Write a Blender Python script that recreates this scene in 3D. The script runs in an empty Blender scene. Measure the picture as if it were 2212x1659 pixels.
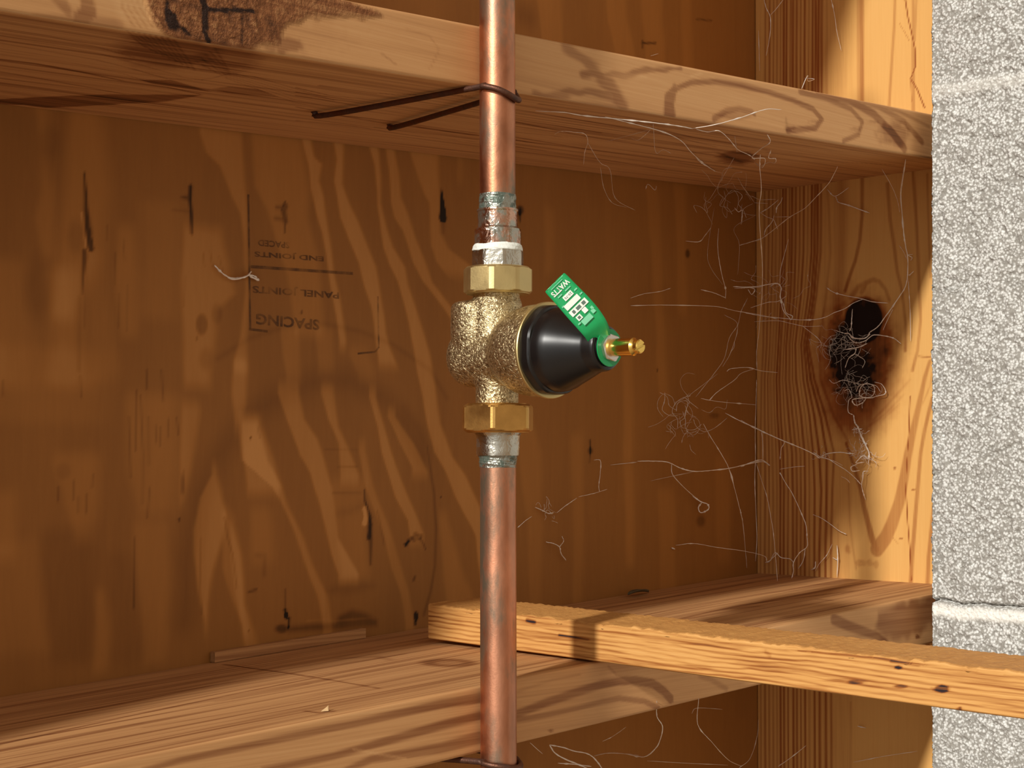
import bpy, bmesh, math, random
import numpy as np
from mathutils import Vector, Matrix

random.seed(7)
scene = bpy.context.scene
COL = scene.collection

# ------------------------------------------------------------------ camera
CAM = np.array([-0.73647, -0.98015, 0.0])
FPX = 3675.17                       # focal length in pixels of the 2212 px wide frame
yaw, pit, rol = 0.79077, 0.043, 0.00273
Fv = np.array([math.sin(yaw) * math.cos(pit), math.cos(yaw) * math.cos(pit), math.sin(pit)])
Rv = np.cross(Fv, [0, 0, 1.0]); Rv /= np.linalg.norm(Rv)
Uv = np.cross(Rv, Fv)
R2 = math.cos(rol) * Rv + math.sin(rol) * Uv
U2 = -math.sin(rol) * Rv + math.cos(rol) * Uv
Rv, Uv = R2, U2
cd = bpy.data.cameras.new('camera')
cd.sensor_width = 36.0
cd.lens = FPX / 2212 * 36.0
cd.clip_start = 0.02
cam = bpy.data.objects.new('camera', cd)
cam.matrix_world = Matrix([[Rv[0], Uv[0], -Fv[0], CAM[0]], [Rv[1], Uv[1], -Fv[1], CAM[1]],
                           [Rv[2], Uv[2], -Fv[2], CAM[2]], [0, 0, 0, 1]])
COL.objects.link(cam)
scene.camera = cam

# ------------------------------------------------------------------ light
scene.view_settings.view_transform = 'Standard'
scene.view_settings.look = 'None'
scene.view_settings.gamma = 1.0
scene.view_settings.use_curve_mapping = False
scene.view_settings.exposure = 0.0

world = bpy.data.worlds.new('daylight')
scene.world = world
world.use_nodes = True
wn, wl = world.node_tree.nodes, world.node_tree.links
wn.clear()
wo = wn.new('ShaderNodeOutputWorld'); bg = wn.new('ShaderNodeBackground')
tc = wn.new('ShaderNodeTexCoord')
dot = wn.new('ShaderNodeVectorMath'); dot.operation = 'DOT_PRODUCT'
dd = Vector((-0.93, -0.36, 0.22)).normalized()          # bright lobe added at front left for highlights on the metal
dot.inputs[1].default_value = dd
cr = wn.new('ShaderNodeValToRGB')
mr = wn.new('ShaderNodeMapRange'); mr.inputs['From Min'].default_value = -1; mr.inputs['From Max'].default_value = 1
wl.new(tc.outputs['Generated'], dot.inputs[0])
wl.new(dot.outputs['Value'], mr.inputs['Value'])
wl.new(mr.outputs['Result'], cr.inputs['Fac'])
e = cr.color_ramp.elements
e[0].position = 0.25; e[0].color = (0.07, 0.055, 0.04, 1)
e[1].position = 1.0; e[1].color = (0.95, 0.91, 0.84, 1)
e2 = e.new(0.60); e2.color = (0.38, 0.26, 0.165, 1)
e3 = e.new(0.86); e3.color = (0.43, 0.36, 0.28, 1)
e4 = e.new(0.95); e4.color = (0.55, 0.52, 0.48, 1)
wl.new(cr.outputs['Color'], bg.inputs['Color'])
bg.inputs['Strength'].default_value = 1.14
wl.new(bg.outputs[0], wo.inputs['Surface'])

sd = bpy.data.lights.new('sun', 'SUN')
sd.energy = 3.5
sd.angle = math.radians(3.0)
sd.color = (1.0, 0.965, 0.90)
sun = bpy.data.objects.new('sun', sd)
sun.rotation_euler = Vector((1.0, 0.20, -0.475)).to_track_quat('-Z', 'Y').to_euler()
sun.location = (-3, -1.5, 2)
COL.objects.link(sun)

# ------------------------------------------------------------------ measures of the place
W = 0.22617                 # depth of the framing lumber
XS = 0.58634                # side of the right stud
ZU, TU, HU = 0.23051, 0.04281, 0.03859      # upper blocking: underside height, slope, thickness
ZL, TL, HL = -0.14005, 0.05153, 0.04123     # lower blocking: top height, slope, thickness
PY = -W - 0.0135            # pipe axis
PR = 0.0111
PTX, PTY = -0.00344, 0.00342


def ray(x, y):
    return Fv + Rv * ((x - 1106) / FPX) - Uv * ((y - 829.5) / FPX)


def hit(x, y, P, N):
    v = ray(x, y); N = np.array(N, float)
    return CAM + v * (((np.array(P) - CAM) @ N) / (v @ N))


FACES = {   # plane point, normal, index of the axis along the grain, index of the axis across it
    'back': ((0, 0, 0), (0, 1, 0), 2, 0),
    'stud': ((XS, 0, 0), (1, 0, 0), 2, 1),
    'ufront': ((0, -W, 0), (0, 1, 0), 0, 2),
    'lfront': ((0, -W, 0), (0, 1, 0), 0, 2),
    'under': ((0, 0, ZU), (-TU, 0, 1), 0, 1),
    'ltop': ((0, 0, ZL), (-TL, 0, 1), 0, 1),
}
Z = {'C3': (0, 0, 1.9404), 'C4': (1000, 0, 1.825), 'C5': (1400, 350, 1.746), 'C6': (880, 1180, 1.6607),
     'C8': (0, 1000, 1.9404), 'Z1': (0, 200, 2.765), 'Z2': (500, 300, 2.765), 'Z3': (0, 800, 2.765),
     'Z4': (500, 850, 2.765), 'Z5': (1080, 340, 2.765), 'Z6': (1080, 800, 2.765), 'Z7': (1600, 360, 3.77),
     'Z8': (1600, 820, 3.77), 'W5': (640, 170, 4.096), 'V1': (920, 400, 2.676), 'V2': (1120, 560, 5.53), 'P': (0, 0, 1)}


def zz(z, pts):
    ox, oy, s = Z[z]
    return [(ox + p[0] / s, oy + p[1] / s) for p in pts]


def smooth(t):
    t = np.clip(t, 0, 1)
    return t * t * (3 - 2 * t)


def vnoise(x, y, seed=0):
    rng = np.random.RandomState(seed)
    T = rng.rand(256, 256)
    xi = np.floor(x).astype(int); yi = np.floor(y).astype(int)
    fx = smooth(x - xi); fy = smooth(y - yi)
    g = lambda a, b: T[a & 255, b & 255]
    return ((g(xi, yi) * (1 - fx) + g(xi + 1, yi) * fx) * (1 - fy) +
            (g(xi, yi + 1) * (1 - fx) + g(xi + 1, yi + 1) * fx) * fy) * 2 - 1


class Face:
    """marks that belong to one face of a piece of wood, laid out in that face's own coordinates"""
    def __init__(self, name, a, c, plane=None):
        self.P, self.N, self.ia, self.ic = plane or FACES[name]
        self.a, self.c = a, c
        self.t = np.zeros(len(a))
        self.rot = np.zeros(len(a)); self.neg = np.zeros(len(a)); self.pos = np.zeros(len(a))

    def ac(self, pts):
        o = []
        for x, y in pts:
            h = hit(x, y, self.P, self.N)
            o.append((h[self.ia], h[self.ic]))
        return np.array(o)

    def stroke(self, z, pts, w, val, soft=None, w2=None, wob=0.0):
        q = self.ac(zz(z, pts)); w = w * 1e-3; w2 = w if w2 is None else w2 * 1e-3
        soft = (soft if soft is not None else 0.6) * 1e-3
        m = max(w, w2) + soft + 0.002
        lo, hi = q.min(0) - m, q.max(0) + m
        idx = np.where((self.a > lo[0]) & (self.a < hi[0]) & (self.c > lo[1]) & (self.c < hi[1]))[0]
        if len(idx) == 0: return
        a, c = self.a[idx], self.c[idx]
        if wob:
            c = c + wob * 1e-3 * vnoise(a * 90, c * 200, 5)
        best = np.full(len(idx), -1e9)
        L = np.r_[0, np.cumsum(np.hypot(*(q[1:] - q[:-1]).T))]
        for i in range(len(q) - 1):
            d = q[i + 1] - q[i]; l2 = d @ d + 1e-12
            t = np.clip(((a - q[i, 0]) * d[0] + (c - q[i, 1]) * d[1]) / l2, 0, 1)
            ds = np.hypot(a - q[i, 0] - t * d[0], c - q[i, 1] - t * d[1])
            f = (L[i] + t * (L[i + 1] - L[i])) / (L[-1] + 1e-9)
            best = np.maximum(best, (w + (w2 - w) * f) - ds)
        k = val * smooth((best + soft) / (2 * soft))
        L_ = self.neg if val < 0 else self.pos                 # crossing marks do not add up
        new = np.minimum(L_[idx], k) if val < 0 else np.maximum(L_[idx], k)
        self.t[idx] += new - L_[idx]; L_[idx] = new

    def strip(self, z, left, right, val, soft=1.5, end=14):
        val *= 1.0
        l, r = self.ac(zz(z, left)), self.ac(zz(z, right))
        l = l[np.argsort(l[:, 0])]; r = r[np.argsort(r[:, 0])]
        cl = np.interp(self.a, l[:, 0], l[:, 1]); ch = np.interp(self.a, r[:, 0], r[:, 1])
        wob = 0.0016 * vnoise(self.a * 35, self.c * 25, 11)
        a0 = max(l[0, 0], r[0, 0]); a1 = min(l[-1, 0], r[-1, 0])
        s = soft * 1e-3; e_ = end * 1e-3
        m = smooth((self.c - cl + wob + s) / (2 * s)) * smooth((ch - self.c - wob + s * 1.6) / (3.2 * s))
        m *= smooth((self.a - a0) / e_ + 1) * smooth((a1 - self.a) / e_ + 1)
        self.t += val * m

    def blob(self, z, ctr, rx, ry, val, soft=0.5, rot=0, noisy=0.0):
        s = Z[z][2]
        q = self.ac(zz(z, [ctr, (ctr[0] + rx, ctr[1]), (ctr[0], ctr[1] + ry)]))
        M = np.array([q[1] - q[0], q[2] - q[0]]).T
        Mi = np.linalg.inv(M)
        d = np.stack([self.a - q[0, 0], self.c - q[0, 1]])
        uv = Mi @ d
        r = np.hypot(uv[0], uv[1])
        if noisy: r = r + noisy * vnoise(self.a * 160, self.c * 160, 3) + noisy * .6 * vnoise(self.a * 420, self.c * 420, 4)
        k = smooth((1 - r) / soft + 0.5)
        self.t += val * k
        if rot: self.rot = np.maximum(self.rot, rot * k)

    def poly(self, z, pts, val, soft=1.5, rot=0, wob=0.0):
        q = self.ac(zz(z, pts))
        a = self.a; c = self.c
        if wob:
            a = a + wob * 1e-3 * vnoise(self.a * 150, self.c * 150, 8); c = c + wob * 1e-3 * vnoise(self.a * 150, self.c * 150, 9)
        ins = np.zeros(len(a), bool); dist = np.full(len(a), 1e9)
        n = len(q)
        for i in range(n):
            x1, y1 = q[i]; x2, y2 = q[(i + 1) % n]
            if abs(y2 - y1) > 1e-12:
                cnd = ((y1 > c) != (y2 > c)) & (a < (x2 - x1) * (c - y1) / (y2 - y1) + x1)
                ins ^= cnd
            dx, dy = x2 - x1, y2 - y1
            t = np.clip(((a - x1) * dx + (c - y1) * dy) / (dx * dx + dy * dy + 1e-12), 0, 1)
            dist = np.minimum(dist, np.hypot(a - x1 - t * dx, c - y1 - t * dy))
        sd_ = np.where(ins, dist, -dist)
        k = smooth(sd_ / (soft * 1e-3) * .5 + .5)
        self.t += val * k
        if rot: self.rot = np.maximum(self.rot, rot * k)


# ------------------------------------------------------------------ node helpers
class NT:
    def __init__(self, name):
        self.m = bpy.data.materials.new(name); self.m.use_nodes = True
        self.n = self.m.node_tree.nodes; self.l = self.m.node_tree.links
        self.b = self.n['Principled BSDF']

    def add(self, t, **kw):
        o = self.n.new(t)
        for k, v in kw.items():
            if k in o.inputs.keys(): o.inputs[k].default_value = v
            else: setattr(o, k, v)
        return o

    def link(self, a, b): self.l.new(a, b)

    def math(self, op, a, b=None, c=None, clamp=False):
        o = self.n.new('ShaderNodeMath'); o.operation = op; o.use_clamp = clamp
        for i, v in enumerate((a, b, c)):
            if v is None: continue
            if isinstance(v, (int, float)): o.inputs[i].default_value = v
            else: self.l.new(v, o.inputs[i])
        return o.outputs[0]

    def attr(self, name):
        o = self.n.new('ShaderNodeAttribute'); o.attribute_name = name; return o

    def noise(self, vec, scale, detail=3, rough=.55, dist=0.0):
        o = self.n.new('ShaderNodeTexNoise')
        o.inputs['Scale'].default_value = scale; o.inputs['Detail'].default_value = detail
        o.inputs['Roughness'].default_value = rough; o.inputs['Distortion'].default_value = dist
        if vec is not None: self.l.new(vec, o.inputs['Vector'])
        return o.outputs['Fac']

    def scaled(self, vec, s):
        o = self.n.new('ShaderNodeMapping'); o.inputs['Scale'].default_value = s
        self.l.new(vec, o.inputs['Vector']); return o.outputs['Vector']

    def ramp(self, fac, stops, interp='LINEAR'):
        o = self.n.new('ShaderNodeValToRGB'); cr_ = o.color_ramp; cr_.interpolation = interp
        while len(cr_.elements) < len(stops): cr_.elements.new(0.5)
        for e_, (p, c) in zip(cr_.elements, stops):
            e_.position = p; e_.color = (*c, 1) if len(c) == 3 else c
        self.l.new(fac, o.inputs['Fac']); return o.outputs['Color']

    def bump(self, h, dist, strength=1.0, prev=None):
        o = self.n.new('ShaderNodeBump'); o.inputs['Distance'].default_value = dist
        o.inputs['Strength'].default_value = strength
        self.l.new(h, o.inputs['Height'])
        if prev is not None: self.l.new(prev, o.inputs['Normal'])
        return o.outputs['Normal']


def srgb(r, g, b):
    f = lambda v: (v / 255 / 12.92) if v <= 10 else ((v / 255 + 0.055) / 1.055) ** 2.4
    return (f(r), f(g), f(b))


def wood(name, dark, ring, base, light, ring_amt=0.5, ring_f=130, big=0.35, fine=0.25, rough=0.62, along=3.0):
    t = NT(name)
    gp = t.attr('gp').outputs['Vector']
    tone = t.attr('tone').outputs['Fac']
    rot = t.attr('rot').outputs['Fac']
    wobble = t.noise(t.scaled(gp, (9, along * 1.3, 1)), 1.0, 3, .5)
    # slow and fine grain running along the board
    n1 = t.noise(t.scaled(gp, (ring_f, along, 9)), 1.0, 3, .6, 0.6)
    n2 = t.noise(t.scaled(gp, (ring_f * 5.5, along * 7, 9)), 1.0, 2, .6)
    n3 = t.noise(t.scaled(gp, (14, 4.0, 3)), 1.0, 2, .5)
    n4 = t.noise(gp, 190.0, 4, .65)
    lines = t.ramp(n1, [(0.30, (0, 0, 0)), (0.46, (.55, .55, .55)), (0.52, (.95, .95, .95)), (0.60, (.7, .7, .7)), (0.72, (.35, .35, .35))])
    fib = t.attr('fib').outputs['Fac']
    v = t.math('MULTIPLY_ADD', t.math('SUBTRACT', lines, 0.6), t.math('MULTIPLY', fib, ring_amt), tone)
    v = t.math('MULTIPLY_ADD', t.math('SUBTRACT', n2, 0.5), fine, v)
    v = t.math('MULTIPLY_ADD', t.math('SUBTRACT', n3, 0.5), big, v)
    v = t.math('MULTIPLY_ADD', t.math('MULTIPLY', t.math('SUBTRACT', n4, 0.5), rot), 2.6, v)
    mrn = t.add('ShaderNodeMapRange'); mrn.inputs['From Min'].default_value = -2; mrn.inputs['From Max'].default_value = 1
    t.link(v, mrn.inputs['Value'])
    col = t.ramp(mrn.outputs['Result'], [(0, dark), (1 / 3, ring), (2 / 3, base), (1, light)])
    t.link(col, t.b.inputs['Base Color'])
    t.b.inputs['Roughness'].default_value = rough
    t.b.inputs['Specular IOR Level'].default_value = 0.25
    nb = t.bump(n2, 0.00012, 0.8)
    nb = t.bump(t.math('MULTIPLY', n4, rot), 0.004, 1.0, nb)
    t.link(nb, t.b.inputs['Normal'])
    return t.m


M = {}
M['plywood'] = wood('plywood_veneer', srgb(34, 20, 8), srgb(136, 88, 40), srgb(176, 119, 58), srgb(210, 152, 88),
                    ring_amt=0.10, ring_f=60, big=0.55, fine=0.2, along=5)
M['blocking'] = wood('blocking_pine', srgb(44, 24, 14), srgb(136, 86, 50), srgb(200, 150, 99), srgb(224, 180, 128),
                    ring_amt=1.0, ring_f=130, big=0.5, fine=0.55, along=2)
M['stud'] = wood('stud_pine', srgb(24, 12, 8), srgb(150, 84, 36), srgb(214, 162, 92), srgb(230, 184, 114),
                 ring_amt=0.15, ring_f=150, big=0.3, fine=0.35)
M['furring'] = wood('furring_pine', srgb(40, 30, 34), srgb(150, 90, 40), srgb(206, 152, 86), srgb(224, 178, 114),
                     ring_amt=0.9, ring_f=330, big=0.3, fine=0.9, along=9)


def metal(name, base, rough, bump_scale=None, bump_d=0.0, spots=None, spot_col=None, spot_lim=(0.55, 0.65), spot_metal=0.2, metal_=1.0, var=0.15, stretch=(1, 1, 1)):
    t = NT(name)
    ob = t.add('ShaderNodeTexCoord').outputs['Object']
    n = t.noise(t.scaled(ob, stretch), 60, 4, .6)
    dk = tuple(c * (1 - 2 * var) for c in base)
    col = t.ramp(n, [(0.3, dk), (0.7, base)])
    t.b.inputs['Metallic'].default_value = metal_
    t.b.inputs['Roughness'].default_value = rough
    rgh = t.math('MULTIPLY_ADD', n, 0.25, rough - 0.1, clamp=True)
    t.link(rgh, t.b.inputs['Roughness'])
    if spots:
        s = t.noise(t.scaled(ob, stretch), spots, 5, .65)
        k = t.ramp(s, [(spot_lim[0], (0, 0, 0)), (spot_lim[1], (1, 1, 1))])
        mx = t.add('ShaderNodeMix', data_type='RGBA')
        t.link(k, mx.inputs['Factor']); t.link(col, mx.inputs['A']); mx.inputs['B'].default_value = (*spot_col, 1)
        col = mx.outputs['Result']
        t.link(t.math('MULTIPLY_ADD', k, spot_metal - metal_, metal_), t.b.inputs['Metallic'])
    t.link(col, t.b.inputs['Base Color'])
    if bump_scale:
        h = t.noise(ob, bump_scale, 3, .55, 0.8)
        t.link(t.bump(h, bump_d), t.b.inputs['Normal'])
    return t.m


M['copper'] = metal('aged_copper', srgb(216, 148, 112), 0.38, 500, 0.00006, 35, srgb(132, 116, 98), (0.47, 0.62), 0.75, var=0.22, stretch=(1, 1, .5))
M['copper_lower'] = metal('copper_lower', srgb(222, 156, 122), 0.36, 500, 0.00006, 45, srgb(126, 112, 94), (0.49, 0.64), 0.75, var=0.2, stretch=(1, 1, .35))
M['fitting'] = metal('copper_fitting', srgb(220, 176, 152), 0.16, 260, 0.0007, 90, srgb(170, 168, 156), (0.45, 0.55), 0.9)
M['solder'] = metal('solder_patina', srgb(176, 178, 168), 0.36, 300, 0.0010, 170, srgb(92, 104, 94), (0.47, 0.56), 0.35)
M['tinned'] = metal('tinned_adapter', srgb(205, 200, 186), 0.24, 220, 0.0006, 70, srgb(120, 96, 74), (0.58, 0.66), 0.8)
M['paste'] = metal('white_paste', srgb(232, 236, 228), 0.5, 260, 0.0006, metal_=0.0, var=0.03)
M['nut_top'] = metal('brass_nut', srgb(212, 190, 134), 0.42, 700, 0.00005, var=0.05)
M['nut_low'] = metal('bright_brass_nut', srgb(216, 170, 98), 0.36, 700, 0.00005, var=0.12)
M['screw'] = metal('yellow_brass', srgb(250, 208, 110), 0.16, 900, 0.00002, var=0.05)
M['steel'] = metal('zinc_nut', srgb(222, 214, 204), 0.35, var=0.05)
M['wire'] = metal('coppered_wire', srgb(120, 84, 68), 0.5, 400, 0.0003, 80, srgb(70, 44, 34), (0.45, 0.6), 0.3)


def mk_cast():
    t = NT('cast_brass')
    ob = t.add('ShaderNodeTexCoord').outputs['Object']
    n = t.noise(t.scaled(ob, (1, 1, 1.5)), 400, 2, .5, 1.3)
    n2 = t.noise(ob, 1100, 2, .5)
    col = t.ramp(n, [(0.32, srgb(142, 122, 88)), (0.62, srgb(220, 202, 160))])
    t.link(col, t.b.inputs['Base Color'])
    t.b.inputs['Metallic'].default_value = 1.0
    t.b.inputs['Roughness'].default_value = 0.42
    t.link(t.bump(n2, 0.0001, 1, t.bump(n, 0.0010)), t.b.inputs['Normal'])
    return t.m


M['cast'] = mk_cast()


def plain(name, c, rough, metal_=0.0, bump=None):
    t = NT(name)
    ob = t.add('ShaderNodeTexCoord').outputs['Object']
    n = t.noise(ob, 300, 3)
    col = t.ramp(n, [(0.3, tuple(v * .88 for v in c)), (0.7, c)])
    t.link(col, t.b.inputs['Base Color'])
    t.b.inputs['Roughness'].default_value = rough
    t.b.inputs['Metallic'].default_value = metal_
    if bump: t.link(t.bump(n, bump), t.b.inputs['Normal'])
    return t.m


M['black'] = plain('black_plastic', srgb(20, 18, 18), 0.27)
M['tag'] = plain('green_tag', srgb(22, 160, 90), 0.35)
M['white'] = plain('white_print', srgb(236, 240, 228), 0.6)
M['pale'] = plain('pale_green_print', srgb(120, 205, 160), 0.6)
M['grey'] = plain('grey_print', srgb(90, 110, 98), 0.6)
M['leaf'] = plain('dry_leaf', srgb(96, 84, 60), 0.8)
M['shaving'] = plain('wood_shaving', srgb(226, 190, 140), 0.7)


def mk_web():
    t = NT('spider_silk')
    t.b.inputs['Base Color'].default_value = (*srgb(232, 208, 180), 1)
    n = t.noise(t.add('ShaderNodeTexCoord').outputs['Object'], 120, 2)
    t.link(t.ramp(n, [(0.3, srgb(236, 220, 204)), (0.7, srgb(252, 246, 238))]), t.b.inputs['Base Color'])
    t.b.inputs['Roughness'].default_value = 0.7
    t.b.inputs['Alpha'].default_value = 0.95
    return t.m


M['web'] = mk_web()
tw = mk_web(); tw.name = 'thin_spider_silk'; tw.node_tree.nodes['Principled BSDF'].inputs['Alpha'].default_value = 0.4
M['webthin'] = tw


def mk_ink():
    t = NT('stamp_ink')
    n = t.noise(t.add('ShaderNodeTexCoord').outputs['Object'], 60, 4, .6)
    t.b.inputs['Base Color'].default_value = (*srgb(62, 46, 40), 1)
    t.b.inputs['Roughness'].default_value = 0.8
    t.link(t.ramp(n, [(0.36, (.10, .10, .10)), (0.62, (.55, .55, .55))]), t.b.inputs['Alpha'])
    return t.m


M['ink'] = mk_ink()


def mk_block():
    t = NT('concrete_block')
    ob = t.add('ShaderNodeTexCoord').outputs['Object']
    joint = t.attr('joint').outputs['Fac']
    vo = t.add('ShaderNodeTexVoronoi'); vo.inputs['Scale'].default_value = 420; t.link(ob, vo.inputs['Vector'])
    n1 = t.noise(ob, 420, 4, .7, .6)
    n2 = t.noise(ob, 60, 3, .6)
    v = t.math('MULTIPLY_ADD', vo.outputs['Distance'], -0.8, n1)
    v = t.math('MULTIPLY_ADD', t.math('SUBTRACT', n2, .5), .35, v)
    col = t.ramp(v, [(0.0, srgb(150, 147, 140)), (0.2, srgb(202, 202, 198)), (0.5, srgb(236, 237, 234))])
    mx = t.add('ShaderNodeMix', data_type='RGBA')
    t.link(joint, mx.inputs['Factor']); t.link(col, mx.inputs['A']); mx.inputs['B'].default_value = (*srgb(240, 238, 230), 1)
    t.link(mx.outputs['Result'], t.b.inputs['Base Color'])
    t.b.inputs['Roughness'].default_value = 0.9
    t.link(t.bump(v, 0.0012, 0.9), t.b.inputs['Normal'])
    return t.m


M['block'] = mk_block()


# ------------------------------------------------------------------ mesh helpers
def link(name, me, mat=None, parent=None):
    o = bpy.data.objects.new(name, me)
    if mat is not None and not me.materials: me.materials.append(mat)
    COL.objects.link(o)
    if parent is not None: o.parent = parent
    return o


def mesh_np(name, V, Q, smooth_=True, attrs=None):
    V = np.asarray(V, float); Q = np.asarray(Q, int)
    me = bpy.data.meshes.new(name)
    me.vertices.add(len(V)); me.vertices.foreach_set('co', V.ravel())
    k = Q.shape[1]
    me.loops.add(Q.size); me.loops.foreach_set('vertex_index', Q.ravel().astype(np.int32))
    me.polygons.add(len(Q)); me.polygons.foreach_set('loop_start', (np.arange(len(Q)) * k).astype(np.int32))
    me.polygons.foreach_set('use_smooth', np.full(len(Q), smooth_))
    me.update(calc_edges=True); me.validate()
    for n, a in (attrs or {}).items():
        if a.ndim == 1:
            at = me.attributes.new(n, 'FLOAT', 'POINT'); at.data.foreach_set('value', a.astype(np.float32))
        else:
            at = me.attributes.new(n, 'FLOAT_VECTOR', 'POINT'); at.data.foreach_set('vector', a.astype(np.float32).ravel())
    return me


def recentre(o, p):
    """put the object's origin at p without moving its shape"""
    p = Vector(p)
    o.data.transform(Matrix.Translation(-p)); o.location = p
    return o


def tag(o, label, cat=None, group=None):
    o['label'] = label
    if cat: o['category'] = cat
    if group: o['group'] = group
    return o


def empty(name, loc, label, cat, group=None):
    o = bpy.data.objects.new(name, None); o.location = loc; o.empty_display_size = 0.02
    COL.objects.link(o); return tag(o, label, cat, group)


def child(name, me, mat, parent):
    o = link(name, me, mat)
    o.parent = parent
    org = parent.location if parent.parent is None else parent.parent.location
    me.transform(Matrix.Translation(-org))     # meshes are written in world coordinates
    return o


def spaced(lo, hi, f0, f1, fine, coarse):
    """samples from lo to hi: fine between f0 and f1, coarse elsewhere"""
    out = []
    if f0 > lo: out += list(np.linspace(lo, f0, max(2, int((f0 - lo) / coarse) + 1))[:-1])
    out += list(np.linspace(f0, f1, max(2, int((f1 - f0) / fine) + 1)))
    if hi > f1: out += list(np.linspace(f1, hi, max(2, int((hi - f1) / coarse) + 1))[1:])
    return np.array(out)


def sweep_box(name, mat, L, prof, pos, fields, parent=None):
    """a bar with a closed rounded profile; prof = list of (u, v, face) ; pos(l, u, v) -> xyz arrays"""
    n = len(prof); m = len(L)
    u = np.array([p[0] for p in prof]); v = np.array([p[1] for p in prof]); fc = np.array([p[2] for p in prof])
    UU, LL = np.meshgrid(u, L); VV, _ = np.meshgrid(v, L); FF, _ = np.meshgrid(fc, L)
    X, Y, Zc = pos(LL, UU, VV)
    V = np.stack([X.ravel(), Y.ravel(), Zc.ravel()], 1)
    idx = np.arange(m * n).reshape(m, n)
    A = idx[:-1]; B = idx[1:]
    Q = np.stack([A, np.roll(A, -1, 1), np.roll(B, -1, 1), B], -1).reshape(-1, 4)
    F = FF.ravel()
    tone = np.zeros(len(V)); rot = np.zeros(len(V)); gp = np.zeros((len(V), 3)); fib = np.ones(len(V))
    for k, (ia, ic, fn, *fb_) in fields.items():
        s = np.where(F == k)[0]
        if len(s) == 0: continue
        if fb_: fib[s] = fb_[0]
        gp[s] = np.stack([V[s, ic], V[s, ia], np.full(len(s), k * 0.37)], 1)
        if fn is not None:
            t_, r_ = fn(V[s]); tone[s] = t_; rot[s] = r_
    # end caps
    c0 = len(V); ends = []
    Vc = [V[idx[0]], V[idx[-1]]]
    V2 = np.concatenate([V, V[idx[0]], V[idx[-1]]])
    me = bpy.data.meshes.new(name)
    attrs = {'tone': np.r_[tone, np.full(2 * n, -.3)], 'rot': np.r_[rot, np.full(2 * n, .3)], 'fib': np.r_[fib, np.ones(2 * n)],
             'gp': np.concatenate([gp, V[idx[0]][:, [1, 2, 0]] * [1, 15, 1], V[idx[-1]][:, [1, 2, 0]] * [1, 15, 1]])}
    me.vertices.add(len(V2)); me.vertices.foreach_set('co', V2.ravel())
    loops = list(Q.ravel()) + list(range(c0, c0 + n)) + list(range(c0 + 2 * n - 1, c0 + n - 1, -1))
    starts = list(np.arange(len(Q)) * 4) + [len(Q) * 4, len(Q) * 4 + n]
    me.loops.add(len(loops)); me.loops.foreach_set('vertex_index', np.array(loops, np.int32))
    me.polygons.add(len(starts)); me.polygons.foreach_set('loop_start', np.array(starts, np.int32))
    sm = np.ones(len(starts), bool); sm[-2:] = False
    me.polygons.foreach_set('use_smooth', sm)
    me.update(calc_edges=True); me.validate()
    for nme, a in attrs.items():
        if a.ndim == 1:
            at = me.attributes.new(nme, 'FLOAT', 'POINT'); at.data.foreach_set('value', a.astype(np.float32))
        else:
            at = me.attributes.new(nme, 'FLOAT_VECTOR', 'POINT'); at.data.foreach_set('vector', a.astype(np.float32).ravel())
    return link(name, me, mat, parent)


def rect_prof(u0, u1, v0, v1, r, steps, faces):
    """closed profile, counter-clockwise from (u0,v0); faces: bottom(v0), right(u1), top(v1), left(u0); steps per face"""
    P = []
    sides = [((u0, v0), (u1, v0)), ((u1, v0), (u1, v1)), ((u1, v1), (u0, v1)), ((u0, v1), (u0, v0))]
    for i, (a, b) in enumerate(sides):
        a = np.array(a, float); b = np.array(b, float); L = np.linalg.norm(b - a); d = (b - a) / L
        n = max(2, int((L - 2 * r) / steps[i]))
        nrm = np.array([-d[1], d[0]])        # inward
        for k in range(3):                   # second half of the corner at a
            an = math.pi / 4 * (1 - k / 3.0)
            c = a + d * r + nrm * r
            q = c - d * r * math.sin(an) - nrm * r * math.cos(an)
            P.append((q[0], q[1], faces[i]))
        for k in range(n + 1):
            q = a + d * (r + (L - 2 * r) * k / n); P.append((q[0], q[1], faces[i]))
        for k in range(1, 4):
            an = math.pi / 4 * k / 3.0
            c = b - d * r + nrm * r
            q = c + d * r * math.sin(an) - nrm * r * math.cos(an)
            P.append((q[0], q[1], faces[i]))
    return P


def frame_lathe(name, O, A, U, prof, n=48, rf=None, closed_ends=True):
    """surface of revolution about axis A from O; prof = [(t, r)]; rf(theta, t, r) may change the radius"""
    O, A, U = Vector(O), Vector(A).normalized(), Vector(U)
    U = (U - A * U.dot(A)).normalized(); Wd = A.cross(U)
    V = []; Q = []
    for t, r in prof:
        for k in range(n):
            th = 2 * math.pi * k / n
            rr = rf(th, t, r) if rf else r
            V.append(O + A * t + (U * math.cos(th) + Wd * math.sin(th)) * rr)
    m = len(prof)
    bm = bmesh.new()
    vs = [bm.verts.new(v) for v in V]
    for i in range(m - 1):
        for k in range(n):
            k2 = (k + 1) % n
            bm.faces.new((vs[i * n + k], vs[i * n + k2], vs[(i + 1) * n + k2], vs[(i + 1) * n + k]))
    if closed_ends:
        bm.faces.new(vs[:n][::-1]); bm.faces.new(vs[-n:])
    bmesh.ops.recalc_face_normals(bm, faces=bm.faces)
    me = bpy.data.meshes.new(name); bm.to_mesh(me); bm.free()
    for p in me.polygons: p.use_smooth = True
    me.set_sharp_from_angle(angle=math.radians(28))
    return me


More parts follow.
